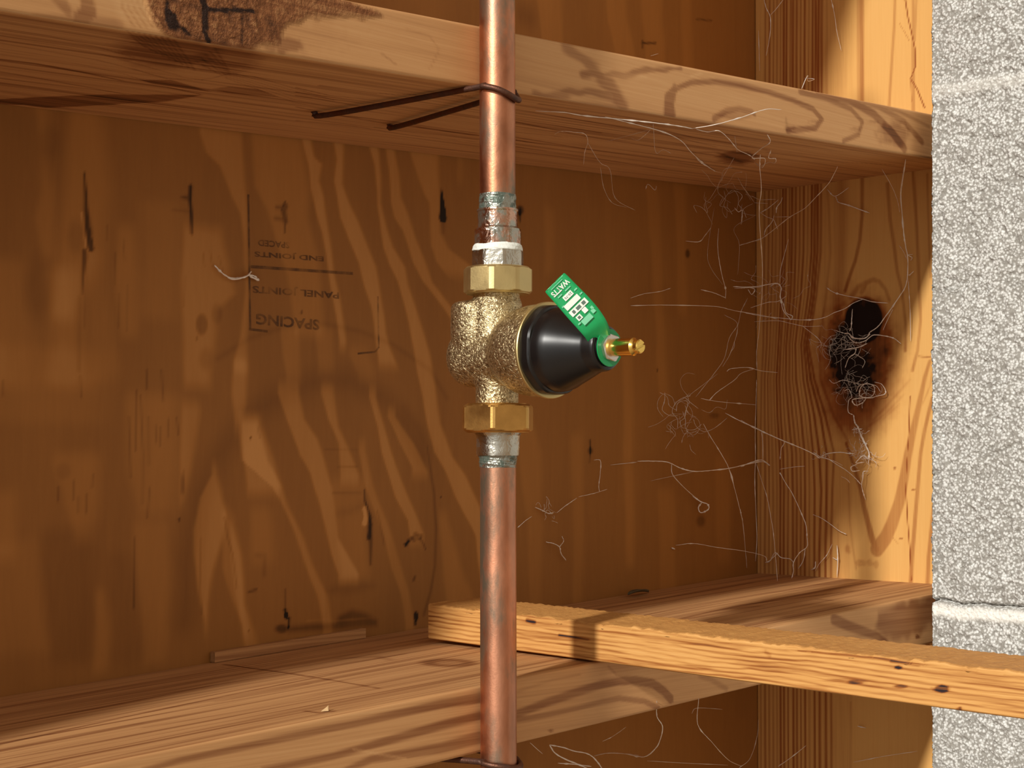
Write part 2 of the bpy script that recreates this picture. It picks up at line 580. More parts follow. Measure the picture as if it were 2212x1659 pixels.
def tube_np(paths, sides=5):
    """paths: list of (points Nx3, radii N) -> verts, quads"""
    VV, QQ = [], []; off = 0
    for P, rad in paths:
        P = np.asarray(P, float); rad = np.broadcast_to(np.asarray(rad, float), (len(P),))
        T = np.gradient(P, axis=0); T /= np.linalg.norm(T, axis=1, keepdims=True) + 1e-12
        ref = np.array([0.3, 0.5, 0.81]); N = np.cross(T, ref); N /= np.linalg.norm(N, axis=1, keepdims=True) + 1e-12
        B = np.cross(T, N)
        th = np.arange(sides) * 2 * math.pi / sides
        ring = P[:, None] + rad[:, None, None] * (N[:, None] * np.cos(th)[None, :, None] + B[:, None] * np.sin(th)[None, :, None])
        V = ring.reshape(-1, 3); idx = np.arange(len(V)).reshape(len(P), sides)
        A = idx[:-1]; Bq = idx[1:]
        Q = np.stack([A, np.roll(A, -1, 1), np.roll(Bq, -1, 1), Bq], -1).reshape(-1, 4)
        if sides == 4:
            Q = np.concatenate([Q, idx[0][::-1][None], idx[-1][None]])
        VV.append(V); QQ.append(Q + off); off += len(V)
    return np.concatenate(VV), np.concatenate(QQ)


def catmull(P, k=6):
    P = np.asarray(P, float)
    if len(P) < 3: return np.linspace(P[0], P[-1], k + 1)
    E_ = np.vstack([2 * P[0] - P[1], P, 2 * P[-1] - P[-2]]); out = []
    for i in range(len(P) - 1):
        p0, p1, p2, p3 = E_[i:i + 4]
        for t in np.arange(k) / k:
            out.append(0.5 * ((2 * p1) + (p2 - p0) * t + (2 * p0 - 5 * p1 + 4 * p2 - p3) * t * t + (3 * p1 - p0 - 3 * p2 + p3) * t ** 3))
    out.append(P[-1]); return np.array(out)
#@@GEOM

# ------------------------------------------------------------------ plywood sheathing behind the framing
def slab_param(u0, u1, f0, f1, fine, coarse):
    return spaced(u0, u1, f0, f1, fine, coarse)


def prof_from(us, v0, v1, rv, faces):
    """profile whose v0 side is sampled at us, other sides coarse; faces = (front, right, back, left)"""
    P = [(u, v0, faces[0]) for u in us]
    P += [(us[-1], v0 + (v1 - v0) * k / 3, faces[1]) for k in (1, 2)]
    P += [(u, v1, faces[2]) for u in np.linspace(us[-1], us[0], 5)]
    P += [(us[0], v1 + (v0 - v1) * k / 3, faces[3]) for k in (1, 2)]
    return P


def ply_marks(V):
    f = Face('back', V[:, 2], V[:, 0]); S = f.strip; K = f.stroke; B = f.blob
    f.t += -0.55
    # broad pale springwood bands between darker ones
    S('Z1', [(215, 0), (240, 350), (245, 600), (205, 750), (240, 930)], [(312, 0), (268, 350), (290, 480), (325, 600), (330, 930)], .45, 4)
    S('Z1', [(430, 100), (400, 350), (385, 600), (360, 900), (330, 1060), (300, 1300)], [(600, 100), (640, 400), (650, 560), (620, 900), (560, 1100), (450, 1300)], .55, 6)
    S('Z1', [(-200, 1040), (-200, 1700)], [(140, 1040), (150, 1300), (150, 1700)], .45, 10)
    S('Z1', [(250, 1100), (300, 1500), (260, 1700)], [(470, 1100), (480, 1500), (560, 1700)], .5, 8)
    S('Z1', [(1190, 240), (1230, 360), (1310, 440), (1380, 620), (1430, 720), (1465, 900), (1472, 1100), (1440, 1450), (1400, 1600)],
      [(1445, 240), (1455, 400), (1470, 600), (1480, 700), (1485, 900), (1490, 1100), (1480, 1450), (1480, 1700)], .75, 2)
    S('Z1', [(1510, 270), (1530, 560), (1600, 700), (1660, 900), (1720, 1100), (1760, 1400)], [(1800, 270), (1840, 600), (1850, 760), (1880, 900), (1900, 1000), (1930, 1400)], .55, 3)
    S('Z1', [(1100, 850), (1090, 1100), (1100, 1700)], [(1330, 850), (1370, 1000), (1400, 1200), (1290, 1300), (1270, 1700)], .75, 3)
    S('Z1', [(700, 850), (690, 1100), (720, 1400)], [(800, 850), (830, 1100), (820, 1400)], .5, 4)
    S('Z1', [(520, 1000), (540, 1300), (560, 1650)], [(640, 1000), (660, 1300), (700, 1650)], .25, 4)
    S('Z1', [(850, 700), (860, 1000), (850, 1300)], [(1080, 700), (1080, 1000), (1060, 1300)], .3, 7)
    S('Z2', [(430, 10), (460, 150), (470, 300), (510, 440), (545, 560), (570, 740), (590, 900), (620, 1060), (640, 1200)],
      [(480, 10), (500, 110), (540, 150), (520, 250), (550, 350), (575, 500), (590, 600), (612, 800), (645, 960), (680, 1200)], 1.0)
    S('Z2', [(610, 30), (625, 120), (610, 250), (630, 350), (650, 470), (700, 600), (760, 740), (790, 880), (830, 1000), (850, 1100), (880, 1300)],
      [(665, 30), (660, 270), (700, 380), (760, 500), (800, 600), (860, 760), (880, 870), (900, 1000), (930, 1160), (960, 1260), (1010, 1400)], .95)
    S('Z2', [(820, 50), (850, 150), (865, 300), (870, 400), (890, 500), (910, 650), (940, 750), (990, 850), (1020, 950), (1060, 1100), (1090, 1250), (1110, 1400), (1140, 1530), (1180, 1730), (1210, 1870), (1280, 1990), (1340, 2140), (1400, 2260), (1460, 2370), (1500, 2700)],
      [(875, 50), (890, 220), (890, 380), (930, 520), (970, 650), (1040, 770), (1060, 880), (1110, 1030), (1150, 1160), (1190, 1300), (1225, 1530), (1250, 1700), (1320, 1900), (1400, 2010), (1480, 2180), (1530, 2300), (1600, 2700)], .95)
    S('Z2', [(920, 60), (940, 200), (950, 380), (975, 470), (1030, 550), (1060, 640), (1090, 740), (1150, 850), (1210, 930), (1260, 1000), (1300, 1060), (1400, 1250), (1480, 1600)],
      [(970, 60), (1000, 200), (1010, 350), (1060, 460), (1110, 600), (1160, 720), (1210, 860), (1260, 930), (1310, 1000), (1450, 1250), (1540, 1600)], .85)
    S('Z2', [(1070, 80), (1110, 200), (1150, 330), (1180, 380), (1190, 500), (1200, 640), (1230, 730), (1300, 830), (1400, 900)],
      [(1240, 80), (1245, 300), (1250, 560), (1300, 660), (1380, 720), (1460, 780)], .7, 2)
    S('Z2', [(1350, 130), (1350, 230)], [(1385, 130), (1385, 230)], .3, 2)
    S('Z2', [(300, 1150), (310, 1280), (330, 1400)], [(400, 1150), (410, 1280), (420, 1400)], .5, 2)
    S('Z2', [(500, 1180), (520, 1350)], [(600, 1180), (610, 1350)], .4, 2)
    S('Z2', [(700, 1290), (750, 1400)], [(820, 1290), (850, 1400)], .35, 3)
    # lower half, left to right
    S('Z3', [(1400, 0), (1385, 150), (1400, 320)], [(1480, 0), (1470, 200), (1420, 330)], .8, 2)
    S('Z3', [(1270, 620), (1200, 760), (1160, 950), (1160, 1100), (1180, 1300), (1215, 1520)], [(1300, 620), (1350, 860), (1330, 1000), (1280, 1180), (1240, 1400), (1228, 1520)], .95, 2)
    S('Z3', [(1330, 880), (1330, 1180), (1380, 1350), (1440, 1520), (1460, 1700)], [(1370, 880), (1430, 1080), (1455, 1250), (1460, 1400), (1520, 1560), (1540, 1700)], .6, 2)
    S('Z3', [(1440, 330), (1450, 520), (1480, 680)], [(1560, 330), (1610, 480), (1680, 680)], .8, 2)
    S('Z3', [(1080, 250), (1070, 520), (1080, 760)], [(1190, 250), (1160, 480), (1100, 800)], .7, 2.5)
    S('Z3', [(760, 200), (760, 600), (820, 800)], [(1060, 200), (1070, 600), (1040, 900)], .45, 6)
    S('Z3', [(-200, -100), (-200, 240)], [(640, -100), (620, 460)], .25, 14)
    S('Z3', [(330, 560), (380, 800), (440, 960)], [(600, 560), (590, 800), (560, 960)], .45, 5)
    S('Z3', [(-200, 790), (-200, 1080)], [(90, 790), (80, 1080)], .4, 4)
    S('Z3', [(-200, 1080), (-200, 1650)], [(210, 1080), (240, 1350), (310, 1650)], .25, 5)
    S('Z3', [(570, 1370), (560, 1750)], [(640, 1370), (650, 1750)], .45, 3)
    S('Z3', [(800, 950), (820, 1300), (860, 1700)], [(1020, 950), (1010, 1300), (1000, 1700)], .4, 4)
    S('Z3', [(240, 1000), (250, 1300), (310, 1700)], [(560, 1000), (560, 1300), (560, 1700)], -.3, 6)
    S('Z3', [(640, 1150), (650, 1700)], [(800, 1150), (850, 1700)], -.2, 6)
    S('Z4', [(280, 0), (350, 200), (400, 370), (470, 480), (520, 620), (560, 780), (600, 960), (640, 1080)],
      [(410, 0), (440, 150), (510, 270), (550, 400), (600, 560), (620, 700), (640, 860), (760, 1080)], .9)
    S('Z4', [(540, 0), (580, 150), (640, 300), (650, 480)], [(610, 0), (640, 200), (700, 330), (760, 480)], .85)
    S('Z4', [(820, 20), (870, 200), (900, 350), (940, 480), (980, 620), (1050, 760), (1060, 840)],
      [(860, 20), (910, 200), (960, 350), (1000, 470), (1050, 600), (1110, 740), (1150, 840)], .9, 1.2)
    S('Z4', [(930, 140), (1010, 300), (1080, 440)], [(975, 140), (1090, 300), (1170, 470)], .8, 1.2)
    S('Z4', [(760, 340), (800, 560), (850, 700), (900, 850), (950, 1050), (1010, 1200), (1040, 1380)],
      [(800, 340), (850, 560), (900, 700), (950, 850), (1010, 1050), (1060, 1200), (1090, 1380)], .6, 1.5)
    S('Z4', [(40, 200), (60, 400), (250, 560), (300, 640), (370, 800), (440, 1000), (510, 1200), (545, 1400)],
      [(160, 200), (210, 400), (310, 560), (350, 680), (430, 850), (490, 1020), (570, 1200), (600, 1400)], .75)
    S('Z4', [(120, 740), (120, 960)], [(240, 740), (250, 960)], .4, 4)
    S('Z4', [(600, 560), (640, 900), (660, 1060)], [(800, 560), (800, 900), (820, 1060)], .35, 3)
    S('Z4', [(-10, 780), (0, 1000), (30, 1250), (60, 1400)], [(20, 780), (70, 1000), (80, 1250), (100, 1400)], .5, 2)
    S('Z4', [(1230, 620), (1260, 1000), (1280, 1250)], [(1290, 760), (1400, 1100), (1450, 1250)], .5, 3)
    # right part: faint upright bands
    S('Z5', [(870, 200), (900, 500), (920, 900), (960, 1500)], [(940, 200), (960, 500), (970, 900), (1020, 1500)], .35, 3)
    S('Z5', [(1040, 200), (1060, 500), (1060, 900)], [(1110, 200), (1110, 500), (1120, 900)], .3, 3)
    S('Z5', [(265, 350), (270, 650)], [(320, 350), (320, 650)], .3, 3)
    S('Z5', [(730, 1200), (750, 2400)], [(790, 1200), (800, 2400)], .4, 3)
    S('Z6', [(100, 250), (110, 500), (160, 900), (180, 1400)], [(180, 250), (250, 500), (250, 900), (240, 1400)], .35, 3)
    S('Z6', [(430, 430), (440, 1400)], [(500, 430), (490, 1400)], .35, 3)
    S('Z6', [(940, 750), (960, 1300)], [(1040, 750), (1050, 1300)], .35, 3)
    S('Z6', [(1290, 560), (1300, 1100)], [(1370, 560), (1380, 1100)], .3, 3)
    S('C4', [(272, -120), (300, 80), (320, 250)], [(380, -120), (390, 80), (400, 250)], .4, 2)
    S('C4', [(560, -120), (570, 80), (620, 300)], [(640, -120), (650, 80), (690, 300)], .35, 2)
    S('C4', [(700, -120), (720, 300)], [(790, -120), (790, 300)], .35, 3)
    S('C4', [(860, -120), (870, 300)], [(900, -120), (910, 300)], .3, 3)
    # knots, splits, checks
    K('Z1', [(505, 480), (512, 620), (518, 760), (530, 850), (542, 930)], .6, -1.7, .7, 2.6)
    K('Z1', [(510, 560), (512, 700), (528, 840)], 1.0, -1.0, 1.4, 3.4)
    K('Z1', [(508, 950), (500, 1050), (495, 1100), (490, 1200)], 2.2, -1.4, 1.0, .4)
    K('Z1', [(490, 720), (505, 860), (525, 960)], 1.0, .8, .8)
    K('Z1', [(475, 1220), (470, 1659)], .8, -.5, .9)
    K('Z1', [(515, 1100), (505, 1400)], .6, -.3, .8)
    B('Z1', (455, 860), 50, 100, -.45, 1.0)
    B('Z1', (230, 1180), 80, 180, -.4, 1.2)
    B('Z1', (300, 300), 60, 100, -.25, 1.2)
    K('Z1', [(1138, 560), (1135, 640), (1142, 720), (1146, 840)], 1.5, -1.5, .9, 1.2)
    K('Z1', [(1085, 625), (1130, 630)], .8, -.9, 1.2, 2)
    K('Z1', [(1030, 700), (1130, 710)], .6, -.4, 1.6, 1.2)
    K('Z2', [(320, 380), (300, 420), (318, 470), (318, 560)], 1.0, -1.6, .9, .4)
    K('Z2', [(322, 400), (312, 430), (322, 490)], 2.4, -1.2, 1.2)
    K('Z2', [(270, 408), (300, 408)], 1.2, -1.0, 1.5)
    K('Z2', [(262, 475), (305, 480)], 1.2, -.9, 2)
    K('Z2', [(1254, 300), (1262, 440), (1262, 470)], .5, -1.8, .6, 4.2)
    K('Z2', [(1262, 480), (1265, 560)], 3.0, -.5, 2, 1)
    B('Z1', (1205, 1385), 34, 62, -.9, .5); B('Z1', (1175, 1468), 8, 18, -.7, .6)
    B('Z1', (1295, 1320), 30, 60, -.4, .8); B('Z1', (1230, 1590), 40, 60, -.4, 1.2)
    B('Z2', (418, 1035), 9, 9, -1.2, .6)
    for pts in ([(640, 790), (635, 880)], [(735, 880), (745, 1000)], [(690, 960), (682, 1150)], [(715, 1200), (710, 1400)],
                [(765, 1150), (760, 1420)], [(1255, 950), (1270, 1030)], [(1215, 960), (1222, 1040)], [(1310, 980), (1330, 1070)], [(1105, 1100), (1100, 1280)]):
        K('Z1', pts, .5, -.5, .8)
    for pts in ([(840, 150), (855, 500), (850, 800)], [(890, 280), (890, 560)], [(1005, 290), (1008, 400)], [(1055, 280), (1065, 380)], [(930, 330), (935, 430)],
                [(960, 340), (955, 450)], [(875, 0), (878, 110)], [(965, 0), (975, 180)], [(815, 120), (810, 480)], [(770, 280), (780, 640)], [(895, 700), (880, 880)],
                [(350, 700), (348, 780)], [(470, 760), (468, 850)], [(440, 660), (440, 770)], [(555, 620), (550, 700)], [(520, 740), (515, 850)], [(1095, 600), (1090, 740)],
                [(1340, 880), (1360, 1000), (1390, 1100), (1415, 1300)], [(1200, 1000), (1195, 1250), (1205, 1450)], [(480, 40), (485, 160)], [(20, 60), (20, 150)],
                [(805, 1000), (800, 1420)], [(1535, 330), (1550, 400)]):
        K('Z3', pts, .7, -.6, .9)
    B('Z3', (1070, 890), 10, 12, -1, .6); B('Z3', (1497, 407), 7, 8, -.9, .6); B('Z3', (380, 600), 40, 50, -.35, 1)
    B('Z3', (1090, 680), 12, 60, -.6, .7); B('Z3', (1488, 1560), 10, 7, -1, .6)
    K('Z3', [(1485, 1322), (1532, 1310)], .9, -.9, .7)
    # broad soft dark arc and the faint ring below it
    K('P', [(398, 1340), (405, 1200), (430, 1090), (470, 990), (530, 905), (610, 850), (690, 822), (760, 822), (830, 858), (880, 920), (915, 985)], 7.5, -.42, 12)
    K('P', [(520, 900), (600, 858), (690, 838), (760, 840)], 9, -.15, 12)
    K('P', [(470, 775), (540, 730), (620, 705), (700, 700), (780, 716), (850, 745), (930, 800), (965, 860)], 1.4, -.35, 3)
    K('Z4', [(1170, 320), (1210, 600), (1222, 800), (1215, 1030), (1190, 1180), (1150, 1320)], 1.3, -.6, 1.6)
    K('Z4', [(1020, 90), (1100, 200), (1160, 320)], 5, -.35, 6)
    # lower knots
    K('Z4', [(795, 575), (797, 640), (815, 700), (830, 780), (822, 860)], .6, -1.5, 1.0, 2.4)
    K('Z4', [(815, 700), (832, 740), (826, 780)], 1.4, -1.2, 1.0)
    K('Z4', [(796, 690), (806, 730), (795, 775)], 2.2, 1.5, .8)
    K('Z4', [(826, 800), (832, 900), (830, 1020)], 2.6, -1.0, 1.4, 1.0)
    K('Z4', [(605, 598), (780, 596)], .5, -1.0, .7)
    K('Z4', [(780, 670), (720, 700), (640, 715)], 2, -.35, 5)
    K('Z4', [(870, 700), (900, 830), (912, 900)], .8, -.5, .8)
    K('Z4', [(320, 1170), (320, 1290)], .7, -.8, 1); K('Z4', [(320, 1290), (328, 1340), (345, 1340), (343, 1400)], 1.4, -1.6, .9, .6)
    B('Z4', (300, 1405), 38, 26, -1.1, .9); B('Z4', (327, 1322), 12, 16, -1.3, .5)
    B('Z4', (1102, 1330), 14, 30, -1.4, .5); B('Z4', (1098, 1370), 10, 16, -1.2, .5)
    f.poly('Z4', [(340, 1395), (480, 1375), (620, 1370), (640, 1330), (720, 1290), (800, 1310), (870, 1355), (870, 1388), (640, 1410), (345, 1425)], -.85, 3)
    K('Z4', [(450, 1362), (850, 1345)], .5, .5, .7)
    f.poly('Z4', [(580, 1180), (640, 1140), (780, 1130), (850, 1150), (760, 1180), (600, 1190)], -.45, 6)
    K('Z4', [(150, 965), (200, 970), (195, 1080)], 1.6, -.4, 2); K('Z4', [(1088, 1115), (1095, 1095)], 1.2, -.8, .8)
    B('Z4', (112, 268), 6, 8, -1, .5); B('Z4', (1250, 620), 6, 8, -1, .5)
    for p in ((1100, 842), (1075, 862), (1055, 880), (1120, 868), (1135, 850), (1090, 875), (1042, 900)):
        B('Z4', p, 15, 12, -.9, .7, noisy=.25)
    K('Z4', [(1040, 905), (1075, 865), (1115, 850)], 1.0, -.9, 1.0); K('Z4', [(1130, 865), (1160, 930)], 1.4, -1.0, .9, .4)
    K('Z4', [(560, 335), (760, 340)], .5, -.35, .9); K('Z4', [(640, 435), (750, 438)], .6, -.45, .9)
    for p, rx, ry in (((120, 315), 22, 28), ((120, 350), 8, 40), ((1120, 575), 14, 26), ((940, 1270), 6, 12)):
        B('Z5', p, rx, ry, -1.1, .7)
    K('Z6', [(538, 420), (540, 480), (535, 550)], 1.0, -1.3, 1.2, .4); B('Z6', (540, 480), 16, 20, -.8, 1)
    B('Z6', (1200, 900), 26, 34, -.7, 1); B('Z6', (1280, 270), 30, 16, -.6, 1)
    K('C4', [(705, 170), (760, 170)], 1.0, -1.3, .8); K('C4', [(708, 160), (708, 190)], .9, -1.1, .8)
    K('C4', [(920, 75), (980, 82)], .8, -.8, .8); K('C4', [(240, 60), (260, 70)], 8, -.35, 8)
    return f.t, f.rot


us = spaced(-0.95, 0.70, -0.235, 0.60, 0.0016, 0.05)
Ls = spaced(-0.60, 0.95, -0.31, 0.46, 0.0016, 0.05)
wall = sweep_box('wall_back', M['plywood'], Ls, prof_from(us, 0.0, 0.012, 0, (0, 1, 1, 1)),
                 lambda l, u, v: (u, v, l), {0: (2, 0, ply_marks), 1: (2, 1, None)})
wall['kind'] = 'structure'
wall['label'] = 'brown plywood sheathing with upright grain behind the framing'

# the rubber stamp on the plywood, printed upside down
def text_mesh(body, size, mat4, mat, parent, name, bold=0.0, thick=0.0):
    cu = bpy.data.curves.new(name, 'FONT'); cu.body = body; cu.size = size
    cu.align_x = 'LEFT'; cu.offset = bold; cu.extrude = thick; cu.resolution_u = 3
    ob = bpy.data.objects.new(name, cu); COL.objects.link(ob)
    bpy.context.view_layer.update()
    me = bpy.data.meshes.new_from_object(ob.evaluated_get(bpy.context.evaluated_depsgraph_get()))
    bpy.data.objects.remove(ob)
    me.transform(mat4)
    return me


def join_meshes(name, mes):
    bm = bmesh.new()
    for m in mes: bm.from_mesh(m)
    me = bpy.data.meshes.new(name); bm.to_mesh(me); bm.free(); return me


def on_back(x, y):
    h = hit(x, y, *FACES['back'][:2]); return Vector((h[0], -0.0003, h[2]))


def flat_quad(pts):
    me = bpy.data.meshes.new('q'); me.from_pydata([tuple(p) for p in pts], [], [tuple(range(len(pts)))]); me.update(); return me


def bar_px(x0, y0, x1, y1, w):
    a, b = on_back(x0, y0), on_back(x1, y1); d = (b - a).normalized(); n = Vector((-d.z, 0, d.x)) * (w * 5e-4)
    return flat_quad([a - n, b - n, b + n, a + n])


parts = []
for body, (lx, ly), (rx, ry), hpx in (('SPACING', (553, 690), (690, 704), 24), ('PANEL JOINTS', (546, 628), (733, 642), 20),
                                      ('END JOINTS', (550, 551), (700, 562), 15), ('SPACED', (557, 525), (625, 531), 14)):
    # text starts at the right end and runs left, letters hang down
    A, B_ = on_back(rx, ry - hpx / 2), on_back(lx, ly - hpx / 2)
    xa = (B_ - A); wid = xa.length; xa.normalize(); ya = Vector((0, 0, -1)); ya = (ya - xa * ya.dot(xa)).normalized()
    h = (on_back(lx, ly + hpx) - on_back(lx, ly)).length
    me = text_mesh(body, 1.0, Matrix.Identity(4), None, None, 't', 0.03)
    xs = [v.co.x for v in me.vertices]; ys = [v.co.y for v in me.vertices]
    w0 = max(xs) - min(xs); h0 = max(ys) - min(ys)
    Mx = Matrix.Identity(4); za = xa.cross(ya)
    for i in range(3):
        Mx[i][0] = xa[i] * wid / w0; Mx[i][1] = ya[i] * h / h0; Mx[i][2] = za[i]; Mx[i][3] = A[i]
    me.transform(Mx); parts.append(me)
parts += [bar_px(536, 420, 540, 710, 1.8), bar_px(537, 711, 578, 716, 1.8), bar_px(541, 576, 762, 591, 2.2),
          bar_px(816, 640, 818, 752, 1.6), bar_px(818, 750, 810, 760, 1.5), bar_px(810, 760, 772, 764, 1.5)]
me = join_meshes('printed_stamp', parts)
st = link('printed_stamp', me, M['ink'], wall)
st['label'] = 'faded dark ink stamp printed upside down on the plywood'

# ------------------------------------------------------------------ framing lumber
def under_marks(V):
    f = Face('under', V[:, 0], V[:, 1]); K = f.stroke; B = f.blob
    f.t += -.15
    K('C3', [(0, 248), (150, 267), (330, 300), (520, 340), (700, 365), (840, 395)], 1.6, -.9, .8, .8)
    K('C3', [(0, 300), (200, 335), (400, 372), (520, 395)], 1.0, -.6, .8)
    K('C3', [(0, 180), (200, 215), (400, 250), (560, 290), (700, 330), (850, 335), (960, 310), (1060, 320), (1200, 360), (1400, 420)], .8, -.55, .8)
    K('C3', [(0, 150), (200, 185), (420, 225), (600, 275), (760, 320)], .7, -.4, .8)
    K('C3', [(0, 120), (200, 150), (400, 195), (560, 240)], .7, -.4, .8)
    K('C3', [(0, 215), (300, 262), (520, 310), (640, 350)], .6, -.4, .7)
    f.poly('C3', [(-40, 425), (0, 415), (200, 405), (450, 395), (850, 398), (700, 425), (450, 440), (200, 452), (100, 440), (-40, 440)], -1.0, 2, wob=1)
    f.poly('C3', [(590, 335), (720, 335), (885, 385), (790, 372), (650, 352)], -.9, 1.2)
    f.poly('C3', [(890, 372), (960, 362), (1080, 372), (1170, 408), (1040, 398), (950, 388)], -.6, 1.2)
    B('C3', (700, 215), 190, 75, -.7, .9, noisy=.12); B('C3', (960, 245), 130, 60, -.6, .9, noisy=.12)
    for k in range(9):
        x = 520 + k * 26
        K('C3', [(x, 118 + k * 6), (x + 50, 165 + k * 9), (x + 90, 200 + k * 12)], .6, -.5, .6)
    for k in range(5):
        K('C3', [(900 - k * 20, 200 + k * 14), (960, 300 + k * 8), (1080, 335 + k * 10), (1230, 380 + k * 12), (1500, 430 + k * 15)], .6, -.4, .7)
    for p in ([(0, 80), (300, 150), (600, 180), (1000, 240)], [(0, 150), (400, 215), (700, 270), (1100, 330)], [(0, 250), (400, 330), (700, 380), (1100, 430), (1600, 510)],
              [(0, 370), (500, 420), (1000, 500), (1600, 560)], [(300, 320), (650, 350), (1000, 400), (1600, 480)], [(0, 120), (300, 180), (600, 215)],
              [(1060, 425), (1300, 460), (1620, 500)], [(700, 430), (1100, 480), (1600, 540)], [(200, 60), (700, 130), (1200, 150), (1600, 150)],
              [(1930, 360), (2212, 400), (2700, 480)], [(1930, 420), (2212, 460), (3000, 560)], [(1930, 540), (2212, 590)], [(1930, 600), (2212, 640)], [(1930, 470), (2400, 520)]):
        K('W5', p, 1.1, -.75, .6, .5)
    for p in ([(205, 480), (500, 540), (900, 600), (1150, 640)], [(205, 540), (500, 590), (850, 640), (1000, 668)], [(205, 430), (500, 480), (800, 530), (1000, 580)],
              [(205, 580), (500, 620), (800, 670)], [(600, 470), (900, 540), (1200, 590)], [(700, 570), (1000, 610)], [(300, 410), (700, 470), (1100, 540)],
              [(1200, 600), (1500, 640), (1700, 650)]):
        K('C4', p, 1.3, -.7, .7, .6)
    B('C4', (1085, 622), 75, 26, -1.0, .7, noisy=.15)
    K('C4', [(920, 600), (1000, 600), (1100, 640)], 2.2, -.6, 1.5)
    return f.t, f.rot


def ufront_marks(V):
    f = Face('ufront', V[:, 0], V[:, 2]); K = f.stroke; B = f.blob
    K('C4', [(405, 175), (470, 230), (530, 285), (580, 340), (630, 410)], 4.5, -.7, 3, 6, wob=3)
    K('C4', [(470, 300), (560, 292), (640, 300), (700, 285), (860, 262)], 2.6, -.75, 1.2, 1.6, wob=2)
    K('C4', [(280, 372), (380, 372), (480, 355), (600, 380)], 1.6, -.6, 1.2, 3, wob=2)
    K('C4', [(210, 385), (400, 410), (640, 430)], 2.0, -.5, 1.5, 3)
    K('C4', [(815, 455), (812, 400), (835, 350)], 6.5, -.85, 1.2, 3.4, wob=2)
    K('C4', [(835, 352), (900, 325), (1000, 322), (1100, 338), (1200, 362), (1300, 395), (1380, 430), (1415, 470), (1390, 505), (1280, 515)], 2.0, -.8, .8, 2.4)
    K('C4', [(990, 468), (1040, 436), (1090, 428), (1140, 440), (1150, 452)], 2.6, -.7, 1, 1.6)
    B('C4', (1080, 455), 60, 16, -.45, .8)
    K('C4', [(1330, 362), (1430, 388), (1530, 430), (1575, 480), (1560, 530), (1500, 556)], 2.4, -.7, 1, 2)
    K('C4', [(1400, 366), (1520, 392), (1620, 450), (1690, 520), (1740, 585)], 3.2, -.8, 1.2, 4)
    K('C4', [(1500, 372), (1640, 420), (1740, 480), (1810, 560)], 2.2, -.6, 1.2, 3)
    K('C4', [(1600, 400), (1720, 440), (1840, 500)], 1.5, -.5, 1.2)
    B('C4', (1700, 530), 60, 45, -.7, .9, noisy=.2); B('C4', (1810, 570), 40, 60, -.4, 1)
    for p in ((1380, 480), (1290, 505), (1620, 480), (1550, 510)):
        B('C4', p, 22, 8, -.4, 1, noisy=.5)
    K('C4', [(560, 300), (720, 300)], 1.0, .3, 2); K('C4', [(900, 300), (940, 290)], .8, .4, 1)
    # left end, with the rotten knot
    K('C3', [(205, -60), (255, 0), (285, 50), (290, 66)], 5.5, -.55, 1.5, 2)
    K('C3', [(370, -60), (365, 0), (372, 50), (340, 88)], 3.5, -.75, 1.2, 5)
    K('C3', [(150, 70), (350, 88), (500, 105)], 1.5, -.5, 2, 3)
    f.poly('C3', [(470, -60), (610, -60), (640, 40), (700, 130), (600, 125), (500, 100)], .25, 3)
    for k in range(6):
        K('C3', [(500 + k * 22, -60), (512 + k * 24, 30), (560 + k * 26, 110)], .6, -.55, .8)
    kn = [(600, -160), (610, 0), (640, 80), (700, 140), (760, 172), (900, 195), (1050, 200), (1150, 175), (1180, 120), (1230, 90), (1300, 75), (1420, 68), (1590, 62),
          (1560, 30), (1480, 5), (1380, -40), (1250, -160)]
    f.poly('C3', kn, -1.0, 2.5, rot=.55, wob=2)
    f.poly('C3', [(640, -160), (680, 60), (740, 160), (950, 185), (1110, 180), (1100, 60), (1130, -160)], -.2, 4, rot=.9, wob=3)
    f.poly('C3', [(700, 40), (745, 60), (740, 130), (715, 120), (700, 80)], -1.2, 1, wob=1)
    K('C3', [(845, -100), (850, 0), (862, 60), (858, 130), (882, 200)], 2.4, -1.5, .9, 1.0, wob=2)
    K('C3', [(855, 42), (940, 38), (1060, 44)], 1.0, -1.3, .7, wob=1)
    K('C3', [(1020, 60), (1015, 180)], .7, -.8, .8, wob=2); K('C3', [(1130, 60), (1140, 150)], 3, -.4, 2, wob=4)
    K('C3', [(700, 0), (720, 100), (790, 160)], 1.2, -.9, 1, wob=3)
    B('C3', (1300, 150), 160, 70, -.15, 1, noisy=.5); B('C3', (1190, 190), 60, 26, -.6, .9, noisy=.4)
    K('C3', [(1700, 120), (1800, 150), (1842, 210), (1800, 290)], .5, -.3, .8)
    K('C3', [(1600, 225), (1660, 270)], .5, -.5, .7)
    return f.t, f.rot


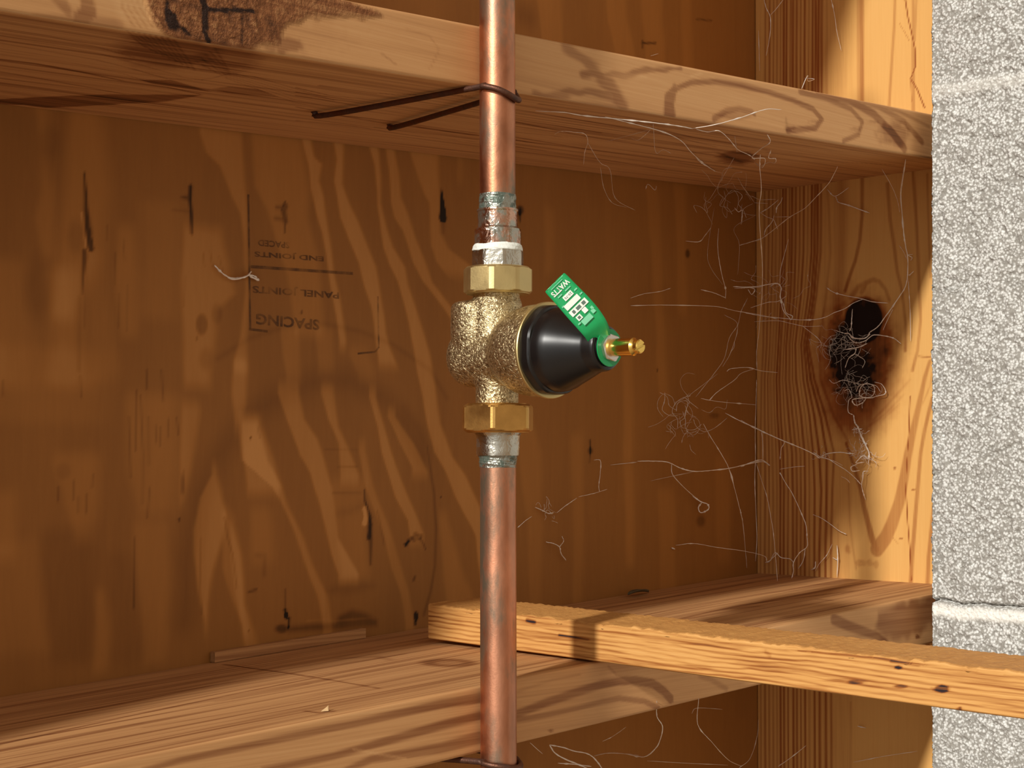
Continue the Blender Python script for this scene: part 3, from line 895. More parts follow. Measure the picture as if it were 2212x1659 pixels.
def ltop_marks(V):
    f = Face('ltop', V[:, 0], V[:, 1]); K = f.stroke; B = f.blob
    f.t -= .38
    for p, w_, v_ in (([(-60, 1200), (0, 1180), (500, 1070), (1000, 965), (1400, 885), (2000, 775)], 1.6, -.8),
                      ([(-60, 1175), (0, 1163), (500, 1055), (1000, 950), (1400, 872), (2000, 762)], .9, -.6),
                      ([(-60, 1115), (400, 1030), (900, 930), (1300, 868), (1700, 800)], 1.2, -.55), ([(-60, 1080), (500, 985), (1000, 905), (1500, 830)], .9, -.4),
                      ([(200, 1140), (700, 1045), (1240, 940), (1300, 925)], .8, -.5), ([(600, 1110), (900, 1060), (1300, 990), (1600, 930), (2000, 860)], 1.0, -.45),
                      ([(-60, 1215), (300, 1150), (600, 1090)], .7, -.4), ([(900, 1000), (1300, 935), (1700, 860), (2000, 800)], .8, -.5)):
        K('C8', p, w_, v_, .8, w_ * .7)
    K('C8', [(940, 845), (1200, 880), (1400, 912), (1590, 945)], 1.4, -1.0, 1.2, .8)
    B('C8', (1880, 838), 115, 17, -.8, .6); B('C8', (1880, 838), 60, 8, .4, .6)
    K('C8', [(1420, 820), (1580, 812), (1640, 826)], 3, -.35, 3)
    K('C8', [(1280, 1040), (1340, 1048), (1400, 1040)], 1.2, -.8, 1)
    for p, w_, v_ in (([(395, 560), (640, 480), (900, 420)], .8, -.3), ([(640, 262), (900, 210), (1300, 142), (1800, 128)], 1.2, -.6), ([(700, 280), (1000, 215), (1300, 165), (1700, 142)], 1.0, -.6),
                      ([(600, 240), (900, 190), (1240, 130)], 1.2, -.45), ([(850, 290), (1000, 255), (1200, 210), (1600, 160)], 2.4, -.55),
                      ([(950, 305), (1200, 262), (1500, 225), (1700, 195)], 1.0, -.4), ([(1330, 325), (1500, 262), (1690, 225)], .8, -.6), ([(1000, 300), (1300, 240), (1600, 190)], 1.0, .3)):
        K('C6', p, w_, v_, .8, w_ * .7)
    K('C6', [(800, 285), (1100, 230), (1260, 215)], 3.0, -.4, 4)
    K('C6', [(1470, 190), (1520, 195)], 2.0, -.5, 2)
    return f.t, f.rot


def lfront_marks(V):
    f = Face('lfront', V[:, 0], V[:, 2]); K = f.stroke; B = f.blob
    K('C8', [(600, 1290), (760, 1245), (900, 1215), (1200, 1150), (1500, 1090), (1850, 1010), (2010, 985), (2120, 960)], 1.5, -.8, .8, 3.2)
    K('C8', [(1100, 1290), (1400, 1228), (1620, 1165), (1850, 1100), (2010, 1060), (2100, 1050)], 1.8, -.85, .8, 3.2)
    K('C8', [(1450, 1290), (1560, 1240), (1720, 1215), (1850, 1195), (2010, 1150)], 2.0, -.7, 1, 4)
    K('C8', [(1480, 1200), (1560, 1215), (1700, 1240)], .6, .4, .8)
    K('C6', [(300, 640), (395, 602), (500, 560), (620, 520), (700, 495), (760, 484), (820, 482), (880, 492), (920, 520), (945, 548)], 2.6, -.75, .8, 3.2)
    K('C6', [(395, 625), (520, 600), (620, 578), (700, 556), (760, 545), (850, 556), (900, 580)], 1.6, -.6, .8, 2)
    K('C6', [(720, 430), (740, 450), (765, 485)], .8, -.3, .8)
    B('C6', (830, 470), 90, 22, .15, 1)
    K('C6', [(1050, 465), (1090, 478), (1145, 512)], 2.0, -.4, 1.4)
    K('C6', [(1530, 262), (1580, 285), (1680, 320), (1720, 350)], 4.5, -.75, 1.5, 3)
    f.poly('C6', [(1690, 240), (1760, 205), (1830, 190), (1900, 175), (1900, 270), (1800, 330), (1740, 345), (1680, 300)], -.75, 5, wob=3)
    B('C6', (1830, 325), 8, 8, -1, .5); B('C6', (515, 662), 8, 6, -.8, .6)
    K('C6', [(395, 520), (520, 480), (620, 460)], .8, -.35, .8)
    return f.t, f.rot


def stud_marks(V):
    f = Face('stud', V[:, 2], V[:, 1]); K = f.stroke; B = f.blob
    f.t += .1
    # close rings on the back half, bending round the knot
    tops = [195, 230, 262, 290, 320, 345, 368, 400, 420, 450, 483, 515, 548, 580, 605, 628, 655]
    midk = [190, 222, 250, 280, 305, 330, 350, 385, 405, 435, 462, 490, 520, 548, 575, 596, 615]
    knot = [185, 212, 238, 262, 285, 308, 328, 352, 372, 398, 420, 445, 470, 492, 515, 535, 552]
    low0 = [170, 195, 220, 244, 268, 292, 315, 340, 366, 395, 422, 452, 482, 510, 540, 570, 600]
    low3 = [165, 195, 224, 250, 276, 300, 326, 356, 390, 422, 455, 492, 526, 560, 600, 650, 690]
    low6 = [160, 198, 230, 258, 290, 318, 345, 380, 418, 452, 486, 520, 556, 590, 640, 700, 760]
    low9 = [160, 200, 232, 264, 296, 324, 352, 386, 425, 458, 490, 524, 560, 602, 656, 700, 746]
    lowE = [160, 196, 230, 262, 294, 322, 350, 384, 426, 455, 488, 522, 558, 600, 640, 690, 735]
    rs = random.Random(3)
    for i in range(17):
        pts = [(tops[i] + 8, -1700), (tops[i] + 2, -200)]
        pts += [(tops[i], 150), (tops[i] - 4, 700), (midk[i], 1050), (knot[i], 1450)]
        pts += [(low0[i], 1735), (low3[i], 1735 + 300), (low6[i], 1735 + 600), (low9[i], 1735 + 900), (lowE[i], 1735 + 1400), (lowE[i], 3600), (lowE[i] + 6, 5300)]
        v = -.45 - .6 * rs.random(); w_ = .7 + .7 * rs.random()
        q = [(x, y) for x, y in pts]
        K('Z7', q, w_, v, .9)
    # wide rings of the front half
    K('Z7', [(700, -1700), (700, 100), (720, 400), (730, 700), (690, 1100), (640, 1400), (650, 1735), (760, 2030), (880, 2250)], 1.2, -.35, 1.4)
    K('Z7', [(820, 100), (830, 500), (815, 850), (780, 1150)], 5, -.35, 5)
    K('Z7', [(985, -1700), (990, 120), (988, 400), (970, 600), (935, 760), (885, 900), (850, 1010)], 2.6, -.8, 1.1, 1.8)
    K('Z7', [(1195, 140), (1215, 420), (1250, 650), (1275, 850), (1310, 1000), (1330, 1150), (1345, 1300), (1340, 1500)], 2.0, -.6, 1.0, 1.4)
    K('Z7', [(1405, -1700), (1405, 60), (1435, 500), (1450, 900), (1465, 1250), (1440, 1500), (1400, 1659)], 1.8, -.6, .9, 1.6)
    K('Z7', [(1520, 60), (1530, 500), (1545, 900)], 1.2, -.5, .9)
    K('Z7', [(985, 1020), (1020, 945), (1080, 918), (1130, 935), (1180, 1000), (1210, 1090)], 2.4, -.5, 1.2, 1.6)
    K('Z7', [(900, 1060), (960, 980), (1010, 950)], 2.6, -.5, 2)
    K('Z7', [(1120, 1100), (1165, 1220), (1190, 1350), (1200, 1500)], 4, -.6, 4)
    K('Z8', [(860, 520), (920, 700), (980, 900), (1005, 1040), (1040, 1180), (1075, 1310), (1110, 1385)], 1.4, -.8, 1, 3.4)
    K('Z8', [(1110, 1380), (1180, 1290), (1230, 1180), (1290, 1000), (1330, 800), (1360, 620), (1420, 350), (1470, 120), (1500, -20), (1540, -150)], 7.0, -.72, 1.2, 1.6)
    K('Z8', [(1480, 200), (1540, 60), (1560, -60)], 1.0, -.4, 1)
    K('Z8', [(1560, 150), (1500, 400), (1465, 600), (1440, 900), (1420, 1150), (1395, 1450), (1385, 1659), (1380, 2200)], 1.8, -.75, .9, 2.4)
    K('Z8', [(1580, 950), (1550, 1250), (1530, 1450), (1522, 1659), (1520, 2300)], 1.8, -.7, .9, 2.4)
    K('Z8', [(880, 850), (890, 1150), (910, 1350), (940, 1540)], 1.0, -.4, 1.2)
    K('Z8', [(790, 1180), (800, 1659), (790, 2300)], .8, -.3, 1.2)
    for p in ([(1380, 0), (1200, 200), (1080, 330)], [(1330, 120), (1180, 280), (1040, 380)], [(1290, 200), (1160, 320)]):
        K('Z8', p, 1.0, -.22, 1.4)
    # the drying check
    K('Z8', [(1378, 140), (1370, 420), (1355, 650), (1345, 900), (1360, 1150), (1378, 1400), (1390, 1640)], .5, -1.5, .5, .5)
    K('C4', [(1735, -60), (1755, 70), (1782, 190), (1785, 260), (1765, 310), (1790, 350), (1820, 425)], .6, -1.4, .5)
    K('C4', [(1720, 90), (1760, 160)], .4, -.8, .5); K('C4', [(1765, 320), (1770, 400)], .5, -.8, .6)
    K('C4', [(1705, -60), (1700, 100), (1690, 250), (1680, 420)], 1.6, -.6, .9); K('C4', [(1790, -60), (1785, 60), (1780, 160)], 1.4, -.55, .9)
    K('C4', [(1560, -60), (1560, 200), (1562, 400)], 2.0, -.5, 1.5)
    for p in ((1255, 722), (1305, 1295), (1405, 895)):
        B('Z8', p, 15, 9, -1.0, .7)
    K('Z8', [(1235, 1280), (1280, 1335)], .5, -.6, .6); K('Z7', [(1450, 1545), (1520, 1550), (1560, 1555)], .7, -.9, .6)
    for x, y in ((960, 1500), (1000, 1500), (1055, 1495), (1100, 1505), (870, 1380)):
        B('Z8', (x, y), 22, 30, -.4, 1, noisy=.4)
    # the knot
    B('P', (1852, 785), 90, 138, -.95, .95, noisy=.08)
    f.t -= .28 * smooth((f.c + .118) / .022)               # darker tone towards the back
    B('P', (1852, 770), 60, 100, -.7, .5, noisy=.12)
    B('P', (1866, 690), 40, 48, -1.6, .25)
    B('P', (1845, 800), 40, 45, -.6, .6, noisy=.3)
    B('P', (1845, 900), 60, 45, -.35, 1.2)
    B('P', (1815, 740), 30, 60, -.4, .9, noisy=.2)
    # edge of the paler lower stud piece, hairline
    K('C6', [(1590, 560), (1590, 800)], .8, -.3, .8)
    return f.t, f.rot


def fine_side(lo, hi, f0, f1, step, coarse=.04):
    return spaced(lo, hi, f0, f1, step, coarse)


def board(name, zfun, T, marks_bottom, marks_front, marks_top, label, fb, ff, ft, x0=-0.76, x1=XS, h=0.038, fx=(-0.36, XS)):
    L = spaced(x0, x1, fx[0], fx[1], 0.0018, 0.05)
    P = rect_prof(-W, -0.0002, 0, h, 0.0022, (fb, .02, ft, ff), (0, 1, 2, 3))
    o = sweep_box(name, M['blocking'], L, P, lambda l, u, v: (l, u, zfun + T * l + v),
                  {0: (0, 1, marks_bottom), 1: (0, 2, None), 2: (0, 1, marks_top), 3: (0, 2, marks_front, .3)})
    recentre(o, (0, -W / 2, zfun))
    return tag(o, label, 'board', 'horizontal blocking boards')


board('blocking_board', ZU, TU, under_marks, ufront_marks, None,
      'horizontal wooden blocking board above the valve with a dark rotten knot in its edge', .0016, .0013, .02, h=HU)
board('blocking_board', ZL - HL, TL, None, lfront_marks, ltop_marks,
      'horizontal wooden blocking board below the valve, carrying the loose wooden strip', .02, .0013, .0016, h=HL)
board('blocking_board', 0.675, 0.03, None, None, None,
      'highest horizontal blocking board, above the pale top of the right stud', .02, .02, .02, fx=(0.5, XS))


def stud(name, x, label, marks, fine):
    L = spaced(-0.60, 0.95, -0.31, 0.46, 0.0015 if fine else .05, 0.05)
    P = rect_prof(x, x + 0.038, -W, -0.0002, 0.0022, (.006, .02, .006, .0013 if fine else .02), (1, 2, 1, 0))
    o = sweep_box(name, M['stud'], L, P, lambda l, u, v: (u, v, l), {0: (2, 1, marks), 1: (2, 0, None), 2: (2, 1, None)})
    recentre(o, (x + .019, -W / 2, 0))
    return tag(o, label, 'wall stud', 'upright studs')


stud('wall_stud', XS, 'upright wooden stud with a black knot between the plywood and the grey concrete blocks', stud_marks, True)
stud('wall_stud', -0.798, 'upright wooden stud at the far left end of the blocking boards', None, False)

# loose strip lying across the lower board and sticking out to the right
SX0, SX1, SY0, SY1 = 0.100, 0.150, -0.95, -0.068


def strip_z(y): return -0.1314 + (y + 0.045) * 0.0148


SPL = {'sleft': ((SX0, 0, 0), (1, 0, 0), 1, 2)}


def strip_marks(V):
    f = Face('s', V[:, 1], V[:, 2], SPL['sleft']); K = f.stroke; B = f.blob
    for p in ([(430, 265), (455, 272)], ):
        K('C6', p, 1.4, -1.3, 1)
    K('C6', [(545, 318), (580, 324), (650, 336)], .9, -1.2, .8, .4)
    hh = V[:, 2] - strip_z(V[:, 1]); yy = V[:, 1]
    for k in range(8):
        hk = .0020 + .0031 * k + .0013 * vnoise(yy * 14 + k * .15, yy * 0, 61) + .0004 * vnoise(yy * 90, yy * 0 + k, 62) + (yy + .3) * .008
        f.t -= (.75 + .35 * vnoise(yy * 25, yy * 0 + k * 3, 63)) * np.exp(-((hh - hk) / .00065) ** 2)
    B('C6', (1758, 435), 16, 10, -1.6, .6, noisy=.3); B('C6', (1612, 488), 28, 8, -1.3, .7, noisy=.3)
    B('C6', (1768, 503), 22, 6, -1.2, .8, noisy=.3); B('C6', (1908, 514), 30, 14, -1.7, .6, noisy=.4); B('C6', (1980, 583), 11, 8, -1.6, .6, noisy=.3)
    K('C6', [(1735, 414), (1830, 428)], .9, -.7, .7); K('C6', [(1285, 378), (1300, 392)], 1.2, -.5, 1)
    B('C6', (1560, 480), 60, 6, -.4, 1)
    return f.t, f.rot


L = spaced(SY0, SY1, -0.62, SY1, 0.0016, .05)
P = rect_prof(SX0, SX1, 0, 0.0250, 0.0016, (.01, .01, .0025, .0005), (1, 2, 1, 0))


def strip_pos(l, u, v):
    rag = 0.0009 * vnoise(l * 160, v * 10, 21) * (v > .022) * (u < SX0 + .006) + 0.0005 * vnoise(l * 500, u * 60, 22) * (v > .022)
    return u + 0.0006 * vnoise(l * 12, v * 0, 23), l, strip_z(l) + (u - SX0) * TL * .9 + v + rag + .0004


o = sweep_box('furring_strip', M['furring'], L, P, strip_pos, {0: (1, 2, strip_marks), 1: (1, 0, lambda V: (np.full(len(V), -.28), np.full(len(V), .25)), .25), 2: (1, 2, None)})
recentre(o, (SX0 + .025, SY1, strip_z(SY1)))
tag(o, 'narrow rough-sawn wooden strip lying across the lower board and sticking out past the concrete blocks', 'wooden strip')

# thin lath along the back edge of the lower board
L = spaced(-0.042, 0.094, -0.042, 0.094, .002, .05)
P = rect_prof(-0.006, -0.0006, 0, 0.0072, 0.0006, (.004, .004, .003, .002), (0, 0, 0, 0))
o = sweep_box('wood_lath', M['blocking'], L, P, lambda l, u, v: (l, u, ZL + TL * l + v + .0002), {0: (0, 2, lambda V: (np.full(len(V), -.55), np.zeros(len(V))))})
recentre(o, (.03, -.005, ZL))
tag(o, 'thin wooden lath lying along the plywood on the lower board, left of the loose strip', 'lath')

# ------------------------------------------------------------------ concrete block wall, running towards the viewer
def cmu_x(z): return 0.5027 + 0.0137 * z


JZ = [0.2975, -0.1185]
zs = spaced(-0.60, 0.95, -0.27, 0.40, 0.0011, .05)
ys = spaced(-1.35, -0.240, -0.335, -0.240, 0.0011, .05)
prof = [(y, 0.0) for y in ys]                         # (y, depth behind the face)
prof += [(-0.240, d) for d in np.r_[np.linspace(.0012, .02, 14), .06, .12, .19]]
prof += [(-0.7, .19), (-1.35, .19)]
n = len(prof)
PYY, ZZ = np.meshgrid([p[0] for p in prof], zs); DD, _ = np.meshgrid([p[1] for p in prof], zs)
y_, z_, d_ = PYY.ravel(), ZZ.ravel(), DD.ravel()
X = cmu_x(z_) + d_
rag = 0.0014 * vnoise(y_ * 260 + 3 * vnoise(z_ * 90, d_ * 90, 41), z_ * 260 + d_ * 260, 31) + 0.0007 * vnoise(y_ * 640, z_ * 640 + d_ * 300, 32) + 0.0012 * vnoise(y_ * 40, z_ * 60 + d_ * 40, 33)
jt = np.zeros(len(z_)); jd = np.zeros(len(z_))
for j, zj in enumerate(JZ):
    zz_ = z_ - zj - .0016 * vnoise(y_ * 60, z_ * 0 + 5 * j, 35 + j)
    if j == 0:
        jt = np.maximum(jt, .35 * smooth(1.3 - abs(zz_ - .006) / .0060)); jd += .0012 * smooth(1.4 - abs(zz_ + .006) / .006) - .0008 * smooth(1.3 - abs(zz_ - .006) / .006)
    else:
        jt = np.maximum(jt, smooth(1.3 - abs(zz_ + .006) / .0055)); jd += .006 * smooth(1.2 - abs(zz_ - .0022) / .0017) - .0010 * smooth(1.3 - abs(zz_ + .006) / .006)
face = (d_ < .0008)
endf = (y_ > -.2405) & ~face
X = X + np.where(d_ < .1, rag * (1 - .6 * jt) + jd, 0) * np.where(face | (d_ < .004), 1, .3)
Y = y_ + np.where(y_ > -.2405, rag * 1.3 - np.abs(jd) * .5 - np.where(d_ < .0013, .0012, 0), 0)
V = np.stack([X, Y, z_], 1)
idx = np.arange(len(V)).reshape(len(zs), n)
A, Bq = idx[:-1], idx[1:]
Q = np.stack([A, np.roll(A, -1, 1), np.roll(Bq, -1, 1), Bq], -1).reshape(-1, 4)
me = mesh_np('wall_right', V, Q, True, {'joint': jt})
wr = link('wall_right', me, M['block'])
wr['kind'] = 'structure'; wr['label'] = 'light grey concrete block wall with a rough face, right of the stud'

# ------------------------------------------------------------------ pipes and valve
def pax(z): return Vector((PTX * z, PY + PTY * z, z))


FH = Vector((Fv[0], Fv[1], 0)).normalized(); RH = Vector((Rv[0], Rv[1], 0)).normalized()


def pz(y):
    return hit(1075, y, (0, PY, 0), (Fv[0], Fv[1], 0))[2]


def bumpy(prof, amp, f, n=40, seed=1):
    """radius function with small irregularities"""
    rg = np.random.RandomState(seed); ph = rg.rand(8) * 6.28
    def rf(th, t, r):
        s = 0
        for k in range(4):
            s += math.sin((k + 2) * th + ph[k] + t * f * (k + 1)) * math.cos(t * f * 1.7 * (k + 1) + ph[k + 4])
        return r + amp * s / 3
    return rf


def piece(name, y0, y1, prof, mat, parent, n=48, rf=None, steps=None):
    """lathe part between the photo heights y0 (upper) and y1; prof = [(fraction from below, radius mm)]"""
    z0, z1 = pz(y1), pz(y0)
    p = [(t * (z1 - z0), r * 1e-3) for t, r in prof]
    if steps:
        tt = np.linspace(0, z1 - z0, steps); p = [(t, float(np.interp(t, [q[0] for q in p], [q[1] for q in p]))) for t in tt]
    me = frame_lathe(name, pax(z0), pax(z1) - pax(z0), (1, 0, 0), p, n, rf)
    return child(name, me, mat, parent)


up = empty('copper_pipe', pax(pz(455)), 'aged copper water pipe rising from the valve past the upper board', 'pipe', 'copper water pipes')
me = frame_lathe('tube', pax(pz(470)), pax(0.60) - pax(pz(470)), (1, 0, 0), [(0, PR), (.30, PR), (.60 - pz(470), PR)], 64)
child('tube', me, M['copper'], up)
piece('solder_joint', 420, 458, [(0, 11.6), (.4, 11.45), (.8, 11.4), (1, 11.15)], M['solder'], up, 48, bumpy(None, .00035, 500, seed=2), 22)
ad = piece('adapter', 453, 540, [(0, 14.2), (.03, 14.4), (.50, 14.3), (.53, 13.0), (.56, 12.4), (.93, 12.3), (.96, 12.9), (1, 12.7)], M['fitting'], up, 48)


def poly_r(nside, R, a0, ch0, ch1, z0, z1):
    """prism with n sides, corner radius R, corner at angle a0 (deg from image right towards the viewer), ends rounded off"""
    ap = R * math.cos(math.pi / nside)
    def rf(th, t, r):
        k = 2 * math.pi / nside
        d = ((th - math.radians(a0)) % k) - k / 2
        rp = ap / math.cos(d)
        rp = min(rp, R * .972)
        e_ = min(t - z0, z1 - t)
        lim = ap * ch0 + (R - ap * ch0) * smooth(np.array(e_ / (ch1 * 1e-3)))
        return min(rp, float(lim))
    return rf


def nut(name, y0, y1, nside, R, a0, mat, parent, chz=2.2, ch0=.97, n=None):
    z0, z1 = pz(y1), pz(y0); H = z1 - z0; R *= 1e-3
    zs_ = [0, .0004, .001, .0016, chz * 1e-3, .4 * H, .6 * H, H - chz * 1e-3, H - .0016, H - .001, H - .0004, H]
    # angle 0 = image right, growing towards the viewer
    me = frame_lathe(name, pax(z0), Vector((0, 0, 1)), RH, [(t, R) for t in zs_], n or nside * 16, poly_r(nside, R, a0, ch0, chz, 0, H))
    me.set_sharp_from_angle(angle=math.radians(13))
    return child(name, me, mat, parent)


# (angle grows towards the wall in this frame, so mirror it)
nut('faceted_collar', 496, 534, 8, 15.0, -12, M['fitting'], up, 2.0, .9)

va = empty('pressure_reducing_valve', (0, PY, pz(757)), 'brass pressure valve with black cap and green tag in the middle of the pipe', 'valve')
piece('thread_paste', 527, 545, [(0, 15.3), (.2, 15.6), (.6, 15.2), (.85, 14.6), (1, 14.0)], M['paste'], va, 48, bumpy(None, .0005, 380, seed=9), 9)
nut('adapter_collar', 540, 584, 8, 16.6, -30, M['tinned'], va, 1.5, .95)
nut('union_nut', 578, 636, 8, 21.9, -10, M['nut_top'], va, 2.0, .955)['label'] = 'pale dull brass octagonal nut above the valve body'
piece('neck', 632, 664, [(0, 13.5), (1, 13.5)], M['cast'], va)
nut('union_nut', 872, 935, 6, 23.6, -37.5, M['nut_low'], va, 2.6, .93)['label'] = 'bright brass hexagonal nut below the valve body'

# cast body: one continuous casting
Oz = pz(757) - 0.0012
O = Vector((0, PY, Oz))
bm = bmesh.new()


def add_me(me): bm.from_mesh(me)


AX = Vector((0.0, -1.0, -0.012)).normalized()          # axis of the spring housing, out of the wall
UP = Vector((0, 0, 1))
add_me(frame_lathe('b', O + Vector((0, 0, -.0025)) - AX * .034, AX, UP, [(0, .006), (.0015, .012), (.005, .0170), (.010, .0188), (.060, .0190)], 40))
add_me(frame_lathe('b', O + Vector((0, 0, -.002)) - AX * .0365, AX, UP, [(0, .0028), (.001, .0036), (.006, .0040)], 24))
add_me(frame_lathe('b', O + Vector((0, .0140, .002)), UP, Vector((1, 0, 0)), [(0, .0185), (.010, .0200), (.0265, .0198), (.0290, .0180), (.0300, .015)], 40))
add_me(frame_lathe('b', O + Vector((0, 0.002, 0)), UP, Vector((1, 0, 0)), [(0, .0165), (.030, .0160), (.034, .0145), (.0375, .0138)], 40))
add_me(frame_lathe('b', O + Vector((0, .001, -.034)), UP, Vector((1, 0, 0)), [(0, .0132), (.012, .0132), (.020, .0150), (.034, .0160)], 40))
add_me(frame_lathe('b', O + AX * .010, AX, UP, [(0, .0200), (.006, .0238), (.012, .0262), (.020, .0276), (.0325, .0283)], 56))
me = bpy.data.meshes.new('valve_body'); bm.to_mesh(me); bm.free()
body = child('valve_body', me, M['cast'], va)
rm = body.modifiers.new('remesh', 'REMESH'); rm.mode = 'VOXEL'; rm.voxel_size = 0.0008; rm.use_smooth_shade = True
smm = body.modifiers.new('smooth', 'SMOOTH'); smm.iterations = 7; smm.factor = 0.6

me = frame_lathe('housing_rim', O + AX * .0420, AX, UP, [(0, .0284), (.0006, .0290), (.0020, .0290), (.0026, .0286)], 72)
child('housing_rim', me, M['nut_top'], va)['label'] = 'smooth turned brass rim of the cast housing'


def scallop(th, t, r):
    return r - (0.0007 * (0.5 + 0.5 * math.cos(8 * th)) if t < .0075 else 0)


me = frame_lathe('spring_cap', O + AX * .0440, AX, UP,
                 [(0, .0268), (.0005, .0275), (.0060, .0272), (.0072, .0264), (.0076, .0252), (.0088, .0250), (.0110, .0248), (.0135, .0242), (.0160, .0230), (.024, .0198), (.033, .0160), (.0365, .0146), (.0380, .0140),
                  (.0430, .0136), (.0448, .0128), (.0455, .0116), (.0456, .005)], 80, scallop)
child('spring_cap', me, M['black'], va)['label'] = 'glossy black plastic cone cap'
Hh = .0898
me = frame_lathe('washer', O + AX * Hh, AX, UP, [(0, .0096), (.0008, .0096)], 40)
child('washer', me, M['steel'], va)
me = frame_lathe('lock_nut', O + AX * (Hh + .0012), AX, UP, [(0, .0080), (.0004, .0085), (.0024, .0085), (.003, .0078)], 48, poly_r(6, .0085, 20, .95, .8, 0, .0030))
child('lock_nut', me, M['steel'], va)['label'] = 'pale zinc hexagonal lock nut'


def slot_screw(name):
    b = bmesh.new()
    me_ = frame_lathe(name, O + AX * (Hh + .0040), AX, UP, [(0, .0046), (.0016, .0052), (.0160, .0052), (.0176, .0042), (.0204, .0040), (.0211, .0034)], 32)
    b.from_mesh(me_)
    # saw the screwdriver slot across the tip
    tip = O + AX * (Hh + .0040 + .0211)
    side = AX.cross(UP).normalized()
    rotm = Matrix.Rotation(math.radians(25), 3, AX); n1 = rotm @ UP
    for s in (1, -1):
        bmesh.ops.bisect_plane(b, geom=b.verts[:] + b.edges[:] + b.faces[:], plane_co=tip + n1 * s * .0007, plane_no=n1)
    bmesh.ops.bisect_plane(b, geom=b.verts[:] + b.edges[:] + b.faces[:], plane_co=tip - AX * .0024, plane_no=AX)
    kill = [f for f in b.faces if (f.calc_center_median() - (tip - AX * .0024)).dot(AX) > 1e-6 and abs((f.calc_center_median() - tip).dot(n1)) < .0007 - 1e-7]
    bmesh.ops.delete(b, geom=kill, context='FACES')
    bmesh.ops.holes_fill(b, edges=[e for e in b.edges if e.is_boundary], sides=0)
    me2 = bpy.data.meshes.new(name); b.to_mesh(me2); b.free()
    me2.set_sharp_from_angle(angle=math.radians(30)); return me2


child('adjusting_screw', slot_screw('adjusting_screw'), M['screw'], va)['label'] = 'shiny yellow brass adjusting screw with slotted end'


# green tag folded up from under the lock nut
def at_d(x, y, d):
    v = ray(x, y); return Vector(CAM + v * (d / (v @ Fv)))


secs = [(1183, 628, 1216, 593, .971), (1179, 632, 1221, 591, .971), (1202, 658, 1244, 614, .971), (1225, 685, 1268, 638, .971), (1243, 705, 1290, 663, .9712), (1258, 722, 1306, 686, .9722),
        (1266, 732, 1314, 702, .9745), (1272, 742, 1318, 718, .9775), (1275, 752, 1318, 732, .9800)]
LP, RP = [], []
for a, b_, c_, d__, dep in secs:
    LP.append(at_d(a, b_, dep)); RP.append(at_d(c_, d__, dep))
LPc, RPc = catmull(LP, 4), catmull(RP, 4)
tv, tq = [], []
NC = 8
for l_, r_ in zip(LPc, RPc):
    for k in range(NC + 1): tv.append(l_ * (1 - k / NC) + r_ * k / NC)
m_ = len(LPc)
for i in range(m_ - 1):
    for k in range(NC):
        a = i * (NC + 1) + k; tq.append((a, a + 1, a + NC + 2, a + NC + 1))
me = bpy.data.meshes.new('tag'); me.from_pydata([tuple(v) for v in tv], [], tq); me.update()
b = bmesh.new(); b.from_mesh(me)
ringm = frame_lathe('r', O + AX * (Hh + .0010), AX, UP, [(0, .0108), (.0004, .0108)], 40)
b.from_mesh(ringm); b.to_mesh(me); b.free()
for p in me.polygons: p.use_smooth = True
tg = child('tag', me, M['tag'], va); tg['label'] = 'bent green maker\'s tag with white print'
so = tg.modifiers.new('solid', 'SOLIDIFY'); so.thickness = .0003; so.offset = 0

A3, B3, U3 = at_d(1178.5, 632, .9705), at_d(1220.5, 591, .9705), at_d(1246, 707, .9705)
vdir = (B3 - A3); TW = vdir.length; vdir.normalize()
udir = (U3 - A3); udir = (udir - vdir * udir.dot(vdir)).normalized()
tn = (-vdir).cross(udir)
PK = {}


def tag_pt(u, v, lift=.0002): return A3 + udir * u * 1e-3 + vdir * v * 1e-3 + tn * lift


def tag_rect(u, v, du, dv, lift=.0002):
    return flat_quad([tag_pt(u - du / 2, v - dv / 2, lift), tag_pt(u + du / 2, v - dv / 2, lift), tag_pt(u + du / 2, v + dv / 2, lift), tag_pt(u - du / 2, v + dv / 2, lift)])


def tag_text(s, u, v0, v1, h, bold=.0, lift=.0002):
    me = text_mesh(s, 1.0, Matrix.Identity(4), None, None, 't', bold)
    xs = [q.co.x for q in me.vertices]; ys = [q.co.y for q in me.vertices]
    sx = (v0 - v1) * 1e-3 / (max(xs) - min(xs)); sy = h * 1e-3 / (max(ys) - min(ys))
    o_ = tag_pt(u, v0, lift); Mx = Matrix.Identity(4)
    for i in range(3):
        Mx[i][0] = -vdir[i] * sx; Mx[i][1] = udir[i] * sy; Mx[i][2] = tn[i]; Mx[i][3] = o_[i]
    me.transform(Matrix.Translation((-min(xs), -min(ys), 0))); me.transform(Mx); return me


mm = TW * 1e3 / 16.0
wht = [tag_text('WATTS', 2.4, 14.6 * mm, 1.6 * mm, 3.3, .026),
       tag_rect(10.2, 8.2 * mm, 3.0, 6.6 * mm), tag_rect(14.6, 7.2 * mm, 3.4, 11.0 * mm), tag_rect(19.2, 7.9 * mm, 3.6, 13.0 * mm), tag_rect(23.6, 4.0 * mm, 3.0, 3.4 * mm), tag_rect(22.8, 9.4 * mm, 3.0, 3.0 * mm)]  # last square: a box with its white glare painted in
gry = [tag_rect(19.2, 11.9 * mm, 2.0, 2.4 * mm, .0003), tag_rect(19.2, 7.8 * mm, 2.0, 3.2 * mm, .0003), tag_rect(19.2, 4.0 * mm, 2.0, 1.8 * mm, .0003), tag_rect(23.6, 4.0 * mm, 1.6, 1.8 * mm, .0003),
       tag_text('25-75', 9.6, 11.0 * mm, 5.6 * mm, 1.3, .01, .0003)]
